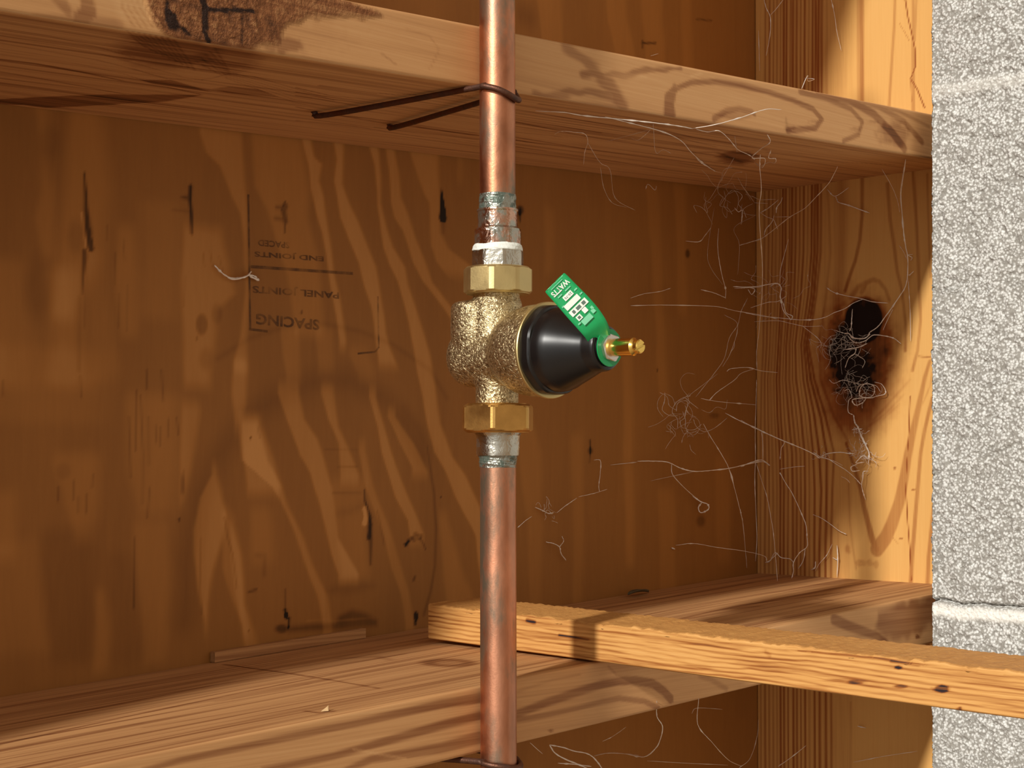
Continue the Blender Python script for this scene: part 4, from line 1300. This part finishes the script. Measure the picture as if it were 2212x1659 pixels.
pal = [tag_rect(7.2, 11.0 * mm, .8, 4.2 * mm), tag_rect(7.2, 4.6 * mm, .8, 3.2 * mm), tag_rect(1.2, 8.0 * mm, .5, 9 * mm), tag_rect(10.6, 14.0 * mm, .9, 2.2 * mm), tag_rect(14.4, 14.6 * mm, .9, 2 * mm), tag_rect(12.8, 1.6 * mm, .9, 1.6 * mm),
       tag_rect(27.4, 6.6 * mm, 3.4, 7.2 * mm), tag_rect(24.6, 13.4 * mm, 2.0, 1.6 * mm), tag_rect(26.4, 12.6 * mm, 2.4, 2.4 * mm), tag_rect(26.2, 1.6 * mm, .9, 2.0 * mm)]
child('tag_print', join_meshes('tag_print', wht), M['white'], tg)['label'] = 'white lettering and boxes on the green tag, one box with painted glare'
child('tag_print', join_meshes('tag_print', pal), M['pale'], tg)['label'] = 'pale green small print on the tag'
child('tag_print', join_meshes('tag_print', gry), M['grey'], tg)['label'] = 'dark figures in the white boxes of the tag'

lp = empty('copper_pipe', pax(pz(960)), 'copper water pipe running down from the valve past the lower board', 'pipe', 'copper water pipes')
me = frame_lathe('tube', pax(-0.55), pax(pz(960)) - pax(-.55), (1, 0, 0), [(0, PR), (.3, PR), (pz(960) + .55, PR)], 64)
child('tube', me, M['copper_lower'], lp)
piece('adapter', 930, 984, [(0, 13.1), (.08, 13.3), (.55, 13.2), (.8, 13.6), (.92, 14.8), (1, 15.2)], M['tinned'], lp, 48, bumpy(None, .0002, 300, seed=5), 20)
piece('solder_joint', 980, 1010, [(0, 11.2), (.3, 11.5), (.7, 11.8), (1, 13.0)], M['solder'], lp, 48, bumpy(None, .0005, 420, seed=4), 16)

# ------------------------------------------------------------------ wire hooks holding the pipe
def hook(name, label, zf, pr_l, pr_r, r=.0019, tilt=.004):
    """U of wire round the pipe whose prongs run back and turn up into the underside zf(x, y)"""
    c = pax(zf(0, -W)); R_ = PR + r + .0003
    pts = []
    pts.append((pr_l[0] - .001, pr_l[1] + .006, zf(*pr_l) + .004)); pts.append((pr_l[0], pr_l[1] + .002, zf(*pr_l) - r * .3))
    pts.append((pr_l[0] * .9 - .0012, pr_l[1] - .010, zf(*pr_l) - r - .0016))
    pts.append((-R_, c.y + .010, c.z - r - .0010))
    for k in range(0, 9):
        a = math.pi - math.pi * k / 8
        pts.append((c.x + R_ * math.cos(a), c.y - R_ * math.sin(a), c.z - r - .0012 - tilt * math.sin(a) * (1 + .6 * math.cos(a))))
    pts.append((R_, c.y + .010, c.z - r - .0015))
    pts.append((pr_r[0] * .9 + .0012, pr_r[1] - .012, zf(*pr_r) - r - .0016))
    pts.append((pr_r[0], pr_r[1] + .001, zf(*pr_r) - r * .3)); pts.append((pr_r[0], pr_r[1] + .004, zf(*pr_r) + .004))
    V, Q = tube_np([(catmull(pts, 6), r)], 10)
    me = mesh_np(name, V, Q); o = link(name, me, M['wire']); recentre(o, c)
    return tag(o, label, 'pipe hook', 'wire pipe hooks')


uz = lambda x, y: ZU + TU * x
hook('pipe_hook', 'brown wire hook looped round the pipe under the upper board', uz, (-0.0312, -0.0998), (0.0426, -0.0899), tilt=.0065)
lz = lambda x, y: ZL - HL + TL * x
hook('pipe_hook', 'brown wire hook round the pipe under the lower board, at the very bottom', lz, (-0.040, -0.130), (0.030, -0.110), tilt=.003)

# ------------------------------------------------------------------ cobwebs
def bay_t(x, y):
    v = ray(x, y); best = 1e9
    for k, (P_, N_) in {'b': ((0, 0, 0), (0, 1, 0)), 's': ((XS, 0, 0), (1, 0, 0)), 'u': ((0, 0, ZU), (-TU, 0, 1)), 'l': ((0, 0, ZL), (-TL, 0, 1)),
                        'u2': ((0, 0, ZU + HU), (-TU, 0, 1)), 'l2': ((0, 0, ZL - HL), (-TL, 0, 1)), 'f': ((0, -W, 0), (0, 1, 0))}.items():
        N_ = np.array(N_, float); t = ((np.array(P_) - CAM) @ N_) / (v @ N_)
        if t <= 0: continue
        h = CAM + v * t
        ok = h[0] <= XS + 1e-6 and h[1] <= 1e-6
        if k == 'u': ok &= -W - 1e-6 <= h[1]
        if k == 'u2': ok &= -W - 1e-6 <= h[1] and v[2] < 0
        if k == 'l': ok &= -W - 1e-6 <= h[1]
        if k == 'l2': ok &= -W - 1e-6 <= h[1]
        if k == 'f': ok &= (ZU + TU * h[0] <= h[2] <= ZU + HU + TU * h[0]) or (ZL - HL + TL * h[0] <= h[2] <= ZL + TL * h[0])
        if ok: best = min(best, t)
    return best


def strand(z, pts, k0=3, k1=3, km=12, r=.22, wob=.4, seed=None):
    """a thread between two anchor depths k0, k1 (mm in front of what is behind), standing off km in the middle"""
    p = zz(z, pts); rs_ = random.Random(hash((round(p[0][0]), round(p[0][1]))) & 0xffff)
    ts = [bay_t(*q) for q in (p[0], p[-1])]
    if min(ts) > 5: ts = [1.4, 1.4]
    L = np.r_[0, np.cumsum([math.dist(a, b) for a, b in zip(p[:-1], p[1:])])]; L /= L[-1]
    P3 = []
    for q, f in zip(p, L):
        t = (ts[0] * (1 - f) + ts[1] * f)
        t = min(t, bay_t(*q)) - (k0 * (1 - f) + k1 * f + km * 4 * f * (1 - f)) * 1e-3
        P3.append(CAM + ray(*q) * t)
    C_ = catmull(P3, 6)
    nrm = np.array([[rs_.gauss(0, 1) for _ in range(3)] for _ in C_]) * wob * 1e-4
    C_ = C_ + nrm
    rad = np.array([r * 1.38 * (0.75 + .5 * rs_.random()) for _ in C_]) * 1e-3
    for _ in range(max(1, len(C_) // 9)):
        i = rs_.randrange(len(C_)); rad[i] *= 1.9
    rad[0] *= .4; rad[-1] *= .4
    return (C_, rad)


def tuft(z, ctr, size, nth, k=6, r=.18, seed=1, ay=1.0):
    rs_ = random.Random(seed); out = []
    for _ in range(nth):
        a = rs_.random() * 6.28; x, y = ctr[0] + rs_.gauss(0, size * .35), ctr[1] + rs_.gauss(0, size * .35 * ay)
        pts = [(x, y)]
        for _ in range(rs_.randint(2, 5)):
            a += rs_.gauss(0, .9); x += math.cos(a) * size * .28; y += math.sin(a) * size * .28 * ay; pts.append((x, y))
        out.append(strand(z, pts, k + rs_.random() * 5, k + rs_.random() * 5, 1, r * (.6 + .8 * rs_.random())))
    return out


def web(label, paths, group=None, thin=None):
    V, Q = tube_np(paths, 5)
    c = V.mean(0); me = mesh_np('cobweb', V - c, Q)
    o = link('cobweb', me, M['web']); o.location = c; tag(o, label, 'cobweb', 'cobwebs in the framing bay')
    if thin:
        V, Q = tube_np(thin, 4); Q = Q
        me = mesh_np('fine_threads', V - c, Q); f = link('fine_threads', me, M['webthin'], o); f['label'] = 'faint thin threads'
    return o


s = strand
web('cobweb strands stretched below the edge of the upper board, right of the pipe', [
    s('C4', [(285, 437), (400, 443), (470, 455), (620, 470), (760, 485), (850, 497), (905, 507)], 2, 25, 20, .26),
    s('C4', [(905, 507), (1000, 490), (1100, 462), (1190, 432), (1255, 432)], 25, 3, 12, .2),
    s('C4', [(560, 460), (680, 490), (790, 520), (860, 555), (900, 600), (950, 645), (995, 676)], 20, 2, 10, .24),
    s('C4', [(920, 510), (965, 520), (1010, 516), (1050, 550), (1085, 590), (1130, 612), (1150, 630)], 22, 3, 10, .18),
    s('C4', [(1150, 640), (1180, 660), (1190, 625), (1140, 622), (1170, 590), (1210, 560), (1200, 530)], 4, 10, 4, .22),
    s('C4', [(1175, 655), (1205, 640), (1230, 642), (1232, 625), (1205, 622), (1215, 590)], 4, 8, 4, .2),
    s('C4', [(360, 530), (385, 518), (430, 520), (480, 528), (492, 560), (480, 600), (475, 650)], 4, 10, 8, .14),
    s('C4', [(740, 510), (720, 530), (690, 552), (665, 545)], 10, 4, 4, .12)],
    thin=[s('C4', [(490, 560), (540, 640), (580, 670), (600, 780), (680, 830)], 4, 4, 12, .15), s('C4', [(750, 490), (760, 600), (790, 590), (820, 605)], 5, 3, 5, .15),
          s('C4', [(560, 560), (740, 510)], 4, 8, 4, .12), s('C4', [(1080, 600), (1075, 560), (1060, 470)], 3, 6, 5, .12)])

web('tangled cobweb in the upper right corner of the bay beneath the upper board', [
    s('Z5', [(1170, 0), (1200, 30), (1240, 55), (1285, 82)], 3, 10, 4, .24),
    s('Z5', [(1260, 420), (1225, 465), (1190, 503), (1110, 500)], 20, 4, 8, .2),
    s('Z5', [(1306, 425), (1300, 520), (1310, 620), (1330, 720), (1348, 790), (1346, 845)], 14, 8, 14, .2),
    s('Z5', [(1400, 300), (1425, 325), (1448, 318), (1440, 400)], 10, 10, 2, .2),
    s('Z5', [(1430, 525), (1500, 505), (1556, 486)], 10, 8, 4, .22),
    s('Z7', [(110, 290), (60, 220), (0, 140)], 6, 6, 4, .14), s('Z7', [(110, 295), (220, 300)], 6, 6, 4, .12), s('Z7', [(100, 300), (20, 350), (10, 460)], 6, 6, 4, .14),
    s('Z7', [(0, 640), (90, 610), (160, 592), (260, 520), (400, 410), (520, 340), (620, 240), (720, 130), (790, 0)], 14, 14, 18, .17),
    s('Z7', [(160, 375), (220, 340), (265, 305), (308, 268)], 8, 5, 6, .24), s('Z7', [(340, 250), (325, 290), (295, 330), (288, 380)], 5, 5, 3, .24),
    s('Z7', [(272, 395), (255, 450), (205, 510), (190, 560)], 5, 5, 6, .24), s('Z7', [(155, 372), (215, 410), (265, 430), (285, 470), (300, 510)], 8, 5, 4, .16),
    s('Z7', [(280, 410), (410, 408)], 5, 5, 4, .13)],
    thin=tuft('Z5', (1330, 250), 170, 16, 12, .12, 5) + [s('Z5', [(1400, 0), (1330, 120), (1260, 240), (1220, 290), (1270, 400)], 6, 12, 10, .14), s('Z5', [(1500, 260), (1460, 190), (1420, 120)], 5, 5, 8, .14),
          s('Z5', [(1280, 300), (1240, 560), (1260, 660), (1330, 760)], 6, 8, 10, .13), s('Z5', [(1520, 350), (1400, 420), (1430, 520), (1420, 700)], 6, 6, 10, .12),
          s('Z5', [(600, 60), (620, 180), (670, 270), (760, 300)], 3, 3, 5, .16), s('Z5', [(870, 190), (885, 160), (925, 195), (935, 170)], 2, 3, 3, .22)])

web('long cobweb thread hanging down the back edge of the right stud', [
    s('Z7', [(160, -100), (155, 0), (168, 180), (150, 340), (160, 560), (175, 760), (175, 1000), (162, 1180), (148, 1350), (130, 1500), (132, 1659)], 4, 4, 6, .2),
    s('Z8', [(130, 0), (125, 180), (118, 400), (120, 620), (115, 840), (125, 1100), (132, 1300), (120, 1480)], 4, 2, 6, .18),
    s('Z8', [(125, 680), (170, 820), (215, 960), (245, 1120), (265, 1240), (280, 1400), (300, 1640)], 4, 2, 14, .16)])

web('long bright cobweb thread hanging along the front of the right stud above the knot', [
    s('Z7', [(1335, 0), (1320, 80), (1305, 200), (1315, 400), (1330, 560), (1345, 660), (1360, 740), (1358, 900), (1335, 990), (1290, 1060), (1230, 1150), (1175, 1225), (1120, 1300), (1050, 1350)], 3, 4, 5, .34),
    s('Z7', [(1362, 900), (1372, 1040), (1380, 1200), (1385, 1420)], 4, 2, 4, .17),
    s('Z7', [(1400, 715), (1362, 720), (1395, 740), (1385, 765)], 4, 3, 2, .24), s('Z7', [(1410, 850), (1375, 882), (1360, 880)], 4, 4, 2, .24),
    s('Z7', [(1290, 640), (1330, 700), (1352, 750)], 4, 4, 2, .14), s('Z7', [(1150, 20), (1230, 160), (1275, 270), (1295, 370)], 3, 4, 5, .16)])

web('dense cobweb across the black knot of the right stud', [
    s('Z7', [(700, 985), (750, 1020), (830, 1045), (980, 1075), (1070, 1100), (1200, 1112)], 3, 3, 5, .26),
    s('Z7', [(1000, 1078), (920, 1110), (850, 1155), (760, 1190), (690, 1225), (600, 1245), (480, 1248), (350, 1235), (160, 1215), (0, 1180)], 4, 12, 10, .2),
    s('Z7', [(910, 1160), (905, 1240), (900, 1310), (885, 1340)], 4, 4, 3, .3),
    s('Z7', [(845, 1360), (880, 1360), (920, 1395), (1000, 1400), (1040, 1375), (1050, 1350)], 4, 5, 3, .42),
    s('Z7', [(870, 1375), (910, 1420), (950, 1435), (1010, 1420), (1050, 1390), (1090, 1370), (1180, 1380), (1250, 1400), (1305, 1442)], 4, 3, 4, .3),
    s('Z7', [(1030, 1440), (960, 1470), (850, 1490)], 4, 4, 3, .3), s('Z7', [(940, 1475), (930, 1520), (880, 1560), (850, 1640)], 4, 4, 3, .28),
    s('Z7', [(930, 1525), (1010, 1580), (990, 1640)], 4, 4, 3, .2), s('Z7', [(760, 1330), (820, 1350), (850, 1358)], 4, 4, 3, .2),
    s('Z7', [(1240, 1160), (1190, 1260), (1160, 1330)], 4, 4, 3, .16),
    s('Z8', [(1035, 20), (980, 60), (970, 130), (1040, 150), (1110, 135), (1180, 110), (1150, 40), (1090, 20)], 4, 4, 3, .26),
    s('Z8', [(1030, 30), (1080, 50), (1090, 100), (1060, 140), (990, 150), (910, 165), (935, 208), (990, 190), (1020, 155)], 4, 4, 3, .26),
    s('Z8', [(940, 100), (965, 50), (1020, 35), (1100, 50), (1140, 100)], 4, 4, 3, .2),
    s('Z8', [(840, 95), (880, 80), (905, 140), (880, 170), (875, 260), (920, 290)], 4, 4, 3, .2),
    s('Z8', [(720, 0), (760, 30), (830, 5), (900, 20), (980, 40)], 4, 4, 3, .18)],
    thin=tuft('Z7', (950, 1420), 130, 14, 4, .14, 11) + tuft('Z7', (800, 1480), 190, 34, 4, .10, 12) + tuft('Z8', (1050, 90), 110, 14, 4, .12, 13) + tuft('Z8', (900, 30), 160, 22, 4, .09, 14))

web('ragged cobweb clump hanging below the black knot', [
    s('Z8', [(920, 290), (930, 350), (955, 390), (975, 440), (1000, 490), (1020, 540), (1045, 600), (1040, 680)], 4, 4, 3, .42),
    s('Z8', [(905, 410), (950, 400), (985, 405)], 4, 4, 2, .4), s('Z8', [(960, 400), (985, 470), (1010, 520), (1030, 520)], 5, 5, 2, .5),
    s('Z8', [(1035, 650), (1000, 620), (960, 650), (940, 680), (1010, 672)], 5, 5, 2, .3), s('Z8', [(950, 690), (900, 710), (910, 745), (970, 740)], 4, 4, 2, .28),
    s('Z8', [(1040, 745), (1000, 750), (995, 800), (985, 860), (1000, 930), (1018, 980)], 5, 2, 4, .24),
    s('Z8', [(0, 330), (60, 365), (170, 420), (280, 470), (400, 520), (520, 570), (600, 610), (640, 640)], 16, 14, 14, .32),
    s('Z8', [(640, 640), (700, 605), (800, 592), (870, 600), (930, 605)], 14, 6, 4, .34), s('Z8', [(590, 590), (650, 630), (710, 645), (780, 690), (860, 740), (930, 800), (980, 855)], 14, 4, 6, .24),
    s('Z8', [(630, 630), (750, 660), (830, 700)], 14, 6, 5, .16), s('Z8', [(280, 470), (355, 505), (330, 560), (325, 605), (320, 650)], 12, 6, 4, .2), s('Z8', [(170, 425), (180, 520), (180, 640)], 12, 10, 4, .2),
    s('Z8', [(820, 790), (860, 810), (890, 840)], 4, 4, 2, .16)],
    thin=tuft('Z8', (960, 620), 120, 26, 4, .13, 21) + tuft('Z8', (960, 430), 70, 12, 4, .16, 22) + tuft('Z8', (650, 620), 60, 8, 12, .16, 23))

web('cobweb threads crossing from the plywood to the stud beside the knot', [
    s('C5', [(320, 470), (400, 470), (480, 458), (500, 470), (500, 510), (510, 560), (535, 590)], 14, 8, 6, .26),
    s('Z7', [(0, 990), (60, 985), (150, 980), (215, 958)], 10, 6, 6, .2), s('Z7', [(60, 1000), (90, 1040), (115, 1000), (75, 985)], 10, 10, 2, .24),
    s('Z7', [(240, 975), (290, 950), (330, 985), (320, 1060), (345, 1110), (370, 1190), (420, 1215), (410, 1245), (390, 1225)], 8, 6, 5, .3),
    s('Z7', [(80, 1150), (220, 1105), (300, 1098), (370, 1055)], 8, 6, 4, .2), s('Z7', [(390, 590), (360, 700), (325, 840), (318, 950)], 4, 8, 6, .17),
    s('Z7', [(110, 1262), (300, 1255), (400, 1275), (520, 1300), (660, 1298)], 8, 6, 5, .15), s('Z7', [(500, 1295), (620, 1390), (655, 1440), (650, 1480)], 5, 4, 3, .15),
    s('Z5', [(780, 840), (860, 815), (960, 800), (1020, 780)], 3, 6, 6, .17), s('Z5', [(1200, 790), (1280, 810), (1350, 840)], 10, 10, 4, .24),
    s('Z5', [(1400, 782), (1520, 772), (1660, 750)], 10, 6, 5, .2), s('Z5', [(780, 885), (1000, 882), (1280, 890), (1400, 915), (1550, 940), (1659, 965)], 3, 10, 12, .18),
    ],
    thin=[s('Z5', [(1480, 840), (1440, 920), (1420, 1000), (1370, 1080), (1340, 1200), (1280, 1290), (1170, 1430)], 20, 14, 16, .2), s('Z5', [(1380, 1160), (1400, 1130), (1400, 1100)], 16, 16, 2, .2),
          s('Z5', [(1340, 940), (1420, 1000), (1380, 1160), (1330, 1250)], 16, 16, 6, .18), ] + tuft('Z7', (300, 1050), 220, 14, 8, .10, 31))

web('short kinked cobweb thread at the top of the right stud under the upper board', [
    s('Z7', [(705, 185), (770, 240), (880, 170)], 4, 3, 3, .24), s('Z7', [(775, 245), (785, 270), (800, 292), (880, 315), (960, 345), (1050, 378)], 4, 3, 3, .34)])

web('cobweb threads fanning out over the lower right part of the plywood', [
    s('Z5', [(1355, 1278), (1380, 1262), (1480, 1255), (1560, 1275), (1659, 1285)], 16, 8, 10, .2), s('Z5', [(1520, 1262), (1440, 1290), (1400, 1330), (1300, 1400), (1250, 1450)], 14, 14, 8, .2),
    s('Z5', [(1200, 1440), (1300, 1458), (1430, 1470), (1530, 1478)], 14, 8, 8, .18),
    s('Z6', [(1345, 255), (1440, 305), (1540, 350), (1600, 380), (1659, 405)], 12, 16, 6, .26),
    s('Z6', [(820, 543), (900, 542), (1000, 548), (1080, 585), (1160, 603), (1260, 598), (1370, 585), (1490, 558), (1570, 545), (1610, 570)], 3, 8, 24, .28),
    s('Z6', [(1025, 560), (1030, 620), (1090, 690), (1150, 745), (1200, 785)], 20, 3, 5, .22), s('Z6', [(1150, 750), (1200, 785), (1240, 800), (1245, 830), (1200, 850), (1185, 820), (1205, 790)], 5, 5, 3, .4),
    s('Z6', [(1565, 375), (1570, 450), (1570, 530)], 12, 10, 3, .2),
    s('Z6', [(1215, 320), (1260, 400), (1310, 480), (1365, 580), (1400, 700), (1430, 820), (1450, 910), (1465, 1060), (1475, 1180)], 10, 3, 24, .19),
    s('Z6', [(1435, 830), (1440, 860), (1450, 900)], 12, 12, 2, .3),
    s('Z6', [(1050, 1045), (1160, 1035), (1300, 1058), (1460, 1080), (1580, 1110), (1595, 1145), (1640, 1110), (1659, 1090)], 3, 6, 12, .17), s('Z6', [(1025, 1060), (1045, 1068)], 2, 2, 1, .5),
    s('Z8', [(200, 1490), (240, 1475), (280, 1410), (330, 1450), (400, 1460), (430, 1490)], 6, 5, 4, .26),
    s('Z8', [(320, 760), (370, 850), (410, 910), (450, 990), (490, 1080), (530, 1180), (540, 1280), (540, 1360), (480, 1410), (430, 1490), (430, 1560), (415, 1620)], 8, 2, 8, .28),
    s('Z8', [(525, 1380), (510, 1470), (470, 1540)], 4, 3, 3, .3), s('Z8', [(745, 1340), (700, 1430), (640, 1500), (605, 1560)], 3, 2, 3, .13), s('Z8', [(610, 1480), (605, 1530), (575, 1550)], 3, 2, 2, .34),
    s('Z8', [(785, 1350), (790, 1460), (785, 1610)], 3, 2, 3, .28), s('Z8', [(750, 1450), (785, 1470)], 3, 3, 1, .26), s('Z8', [(0, 710), (70, 680), (170, 655), (240, 700)], 12, 8, 4, .28),
    s('Z8', [(320, 730), (430, 712), (520, 705)], 8, 5, 3, .18), s('Z8', [(590, 1100), (660, 1130), (740, 1185), (800, 1230), (860, 1260)], 3, 3, 5, .22)],
    thin=tuft('Z6', (1150, 250), 190, 16, 8, .16, 41) + tuft('Z6', (1060, 370), 130, 12, 6, .14, 42) + [s('Z6', [(660, 565), (820, 548)], 2, 4, 2, .25), s('Z6', [(900, 660), (1160, 605)], 3, 10, 6, .18), s('Z6', [(1130, 150), (1300, 20)], 10, 12, 6, .18)])

web('small cobweb scraps on the plywood just right of the lower pipe', [
    s('Z6', [(105, 940), (150, 900), (190, 872)], 4, 4, 3, .2), s('Z6', [(210, 818), (250, 835), (290, 855), (320, 850)], 4, 4, 2, .3),
    s('Z6', [(340, 850), (390, 810), (460, 762)], 4, 4, 3, .2), s('Z6', [(470, 755), (560, 735), (640, 710)], 4, 4, 3, .14),
    s('Z6', [(560, 535), (600, 540), (598, 620), (590, 690), (595, 725)], 3, 3, 3, .18)], thin=tuft('Z6', (290, 840), 70, 10, 4, .14, 51))

web('curly cobweb thread low on the plywood between the pipe and the dry leaf', [
    s('Z6', [(275, 1025), (320, 1035), (355, 1055), (365, 1095), (395, 1135)], 3, 3, 2, .3), s('Z6', [(370, 990), (380, 1020), (355, 1055)], 3, 3, 2, .2)])

web('short pale cobweb scrap over the printed stamp on the plywood', [
    s('Z1', [(1280, 1030), (1330, 1080), (1380, 1108), (1440, 1105), (1500, 1090), (1550, 1118)], 2, 2, 3, .4),
    s('Z1', [(1340, 1085), (1390, 1115), (1470, 1098), (1500, 1070)], 3, 3, 3, .45), s('Z1', [(1490, 1095), (1520, 1110), (1548, 1122)], 3, 2, 2, .6)])

web('looped cobweb threads under the lower board at the foot of the pipe', [
    s('C6', [(510, 712), (560, 722), (600, 735), (640, 742), (670, 760), (700, 800), (720, 840)], 60, 60, 4, .32),
    s('C6', [(510, 713), (530, 742), (570, 765), (620, 785), (680, 815)], 60, 60, 4, .4), s('C6', [(540, 778), (600, 782), (660, 790)], 60, 60, 4, .36),
    s('C6', [(670, 752), (720, 742), (790, 745), (850, 755), (890, 725), (908, 690), (915, 645), (895, 610), (895, 555)], 30, 3, 10, .26),
    s('C6', [(1130, 585), (1040, 580), (1020, 600)], 3, 8, 4, .14), s('C6', [(1045, 545), (1042, 640), (1090, 700), (1150, 765), (1200, 790)], 3, 30, 10, .18),
    s('C6', [(1260, 620), (1255, 680), (1230, 760), (1190, 795)], 10, 25, 6, .16), s('C6', [(1430, 715), (1380, 755), (1330, 790)], 10, 10, 5, .2), s('C6', [(440, 705), (485, 745)], 30, 30, 2, .16),
    s('C6', [(860, 770), (1000, 778), (1150, 785)], 30, 30, 6, .13), s('C6', [(1600, 775), (1700, 755), (1830, 735)], 4, 4, 6, .16), s('C6', [(1615, 645), (1645, 652)], 3, 3, 1, .34), s('C6', [(785, 648), (740, 680), (700, 700)], 30, 30, 4, .14)])

web('thin cobweb threads on the stud above the upper board', [
    s('C4', [(1185, -10), (1195, 30), (1212, 70), (1210, 140), (1195, 220)], 5, 4, 6, .22), s('C4', [(1262, 0), (1235, 35), (1212, 60)], 5, 5, 3, .2),
    s('C4', [(1450, -10), (1465, 60), (1475, 130), (1492, 200)], 3, 3, 6, .16), s('C4', [(1165, 120), (1170, 280)], 3, 3, 3, .14), s('C4', [(1335, 350), (1358, 300), (1360, 320), (1385, 312), (1345, 308)], 3, 3, 2, .2),
    s('C4', [(740, 220), (770, 212)], 3, 3, 1, .2)])

web('thick old cobweb strand beneath the right end of the upper board', [
    s('C5', [(970, 0), (962, 60), (955, 120), (958, 200), (968, 280), (975, 330)], 6, 4, 2, .12), s('C4', [(1745, 628), (1735, 700), (1725, 760), (1730, 838)], 3, 4, 4, .34)])

# ------------------------------------------------------------------ small litter
def leaf():
    c = ltop_pt(1312, 1280) + Vector((-.004, -.012, .0008)); P_ = []
    b_ = bmesh.new(); rows = []
    for i in range(9):
        f = i / 8; x = (f - .5) * .042; wd = .0052 * math.sin(math.pi * min(1, f * 1.05)) ** .7 + .0002
        row = []
        for k in range(5):
            g = (k / 4 - .5) * 2
            row.append(b_.verts.new(c + Vector((x * .9 + g * wd * .3, x * .2 + g * wd, .0006 + .0016 * math.sin(math.pi * f) * (1 - .3 * g) + .002 * g * g))))
        rows.append(row)
    for r0, r1 in zip(rows[:-1], rows[1:]):
        for k in range(4): b_.faces.new((r0[k], r0[k + 1], r1[k + 1], r1[k]))
    me = bpy.data.meshes.new('dry_leaf'); b_.to_mesh(me); b_.free()
    for p in me.polygons: p.use_smooth = True
    o = link('dry_leaf', me, M['leaf']); recentre(o, c)
    so = o.modifiers.new('s', 'SOLIDIFY'); so.thickness = .0004
    return tag(o, 'small curled dry leaf lying against the plywood on the lower board', 'leaf')


def ltop_pt(x, y):
    h = hit(x, y, *FACES['ltop'][:2]); return Vector((h[0], min(h[1], -.004), ZL + TL * h[0]))


leaf()
cpt = ltop_pt(703, 1537)
me = bpy.data.meshes.new('wood_chip')
me.from_pydata([(-.0035, 0, .0004), (.001, -.0015, .0004), (.0035, .0006, .0006), (0, .0012, .0004), (.001, 0, .0026), (.0024, .0004, .0034)], [],
               [(0, 1, 4), (1, 2, 5, 4), (2, 3, 5), (3, 0, 4), (3, 4, 5), (0, 3, 2, 1)]); me.update()
o = link('wood_chip', me, M['shaving']); o.location = cpt
tag(o, 'tiny pale wood chip on top of the lower board, left of the pipe', 'wood chip')
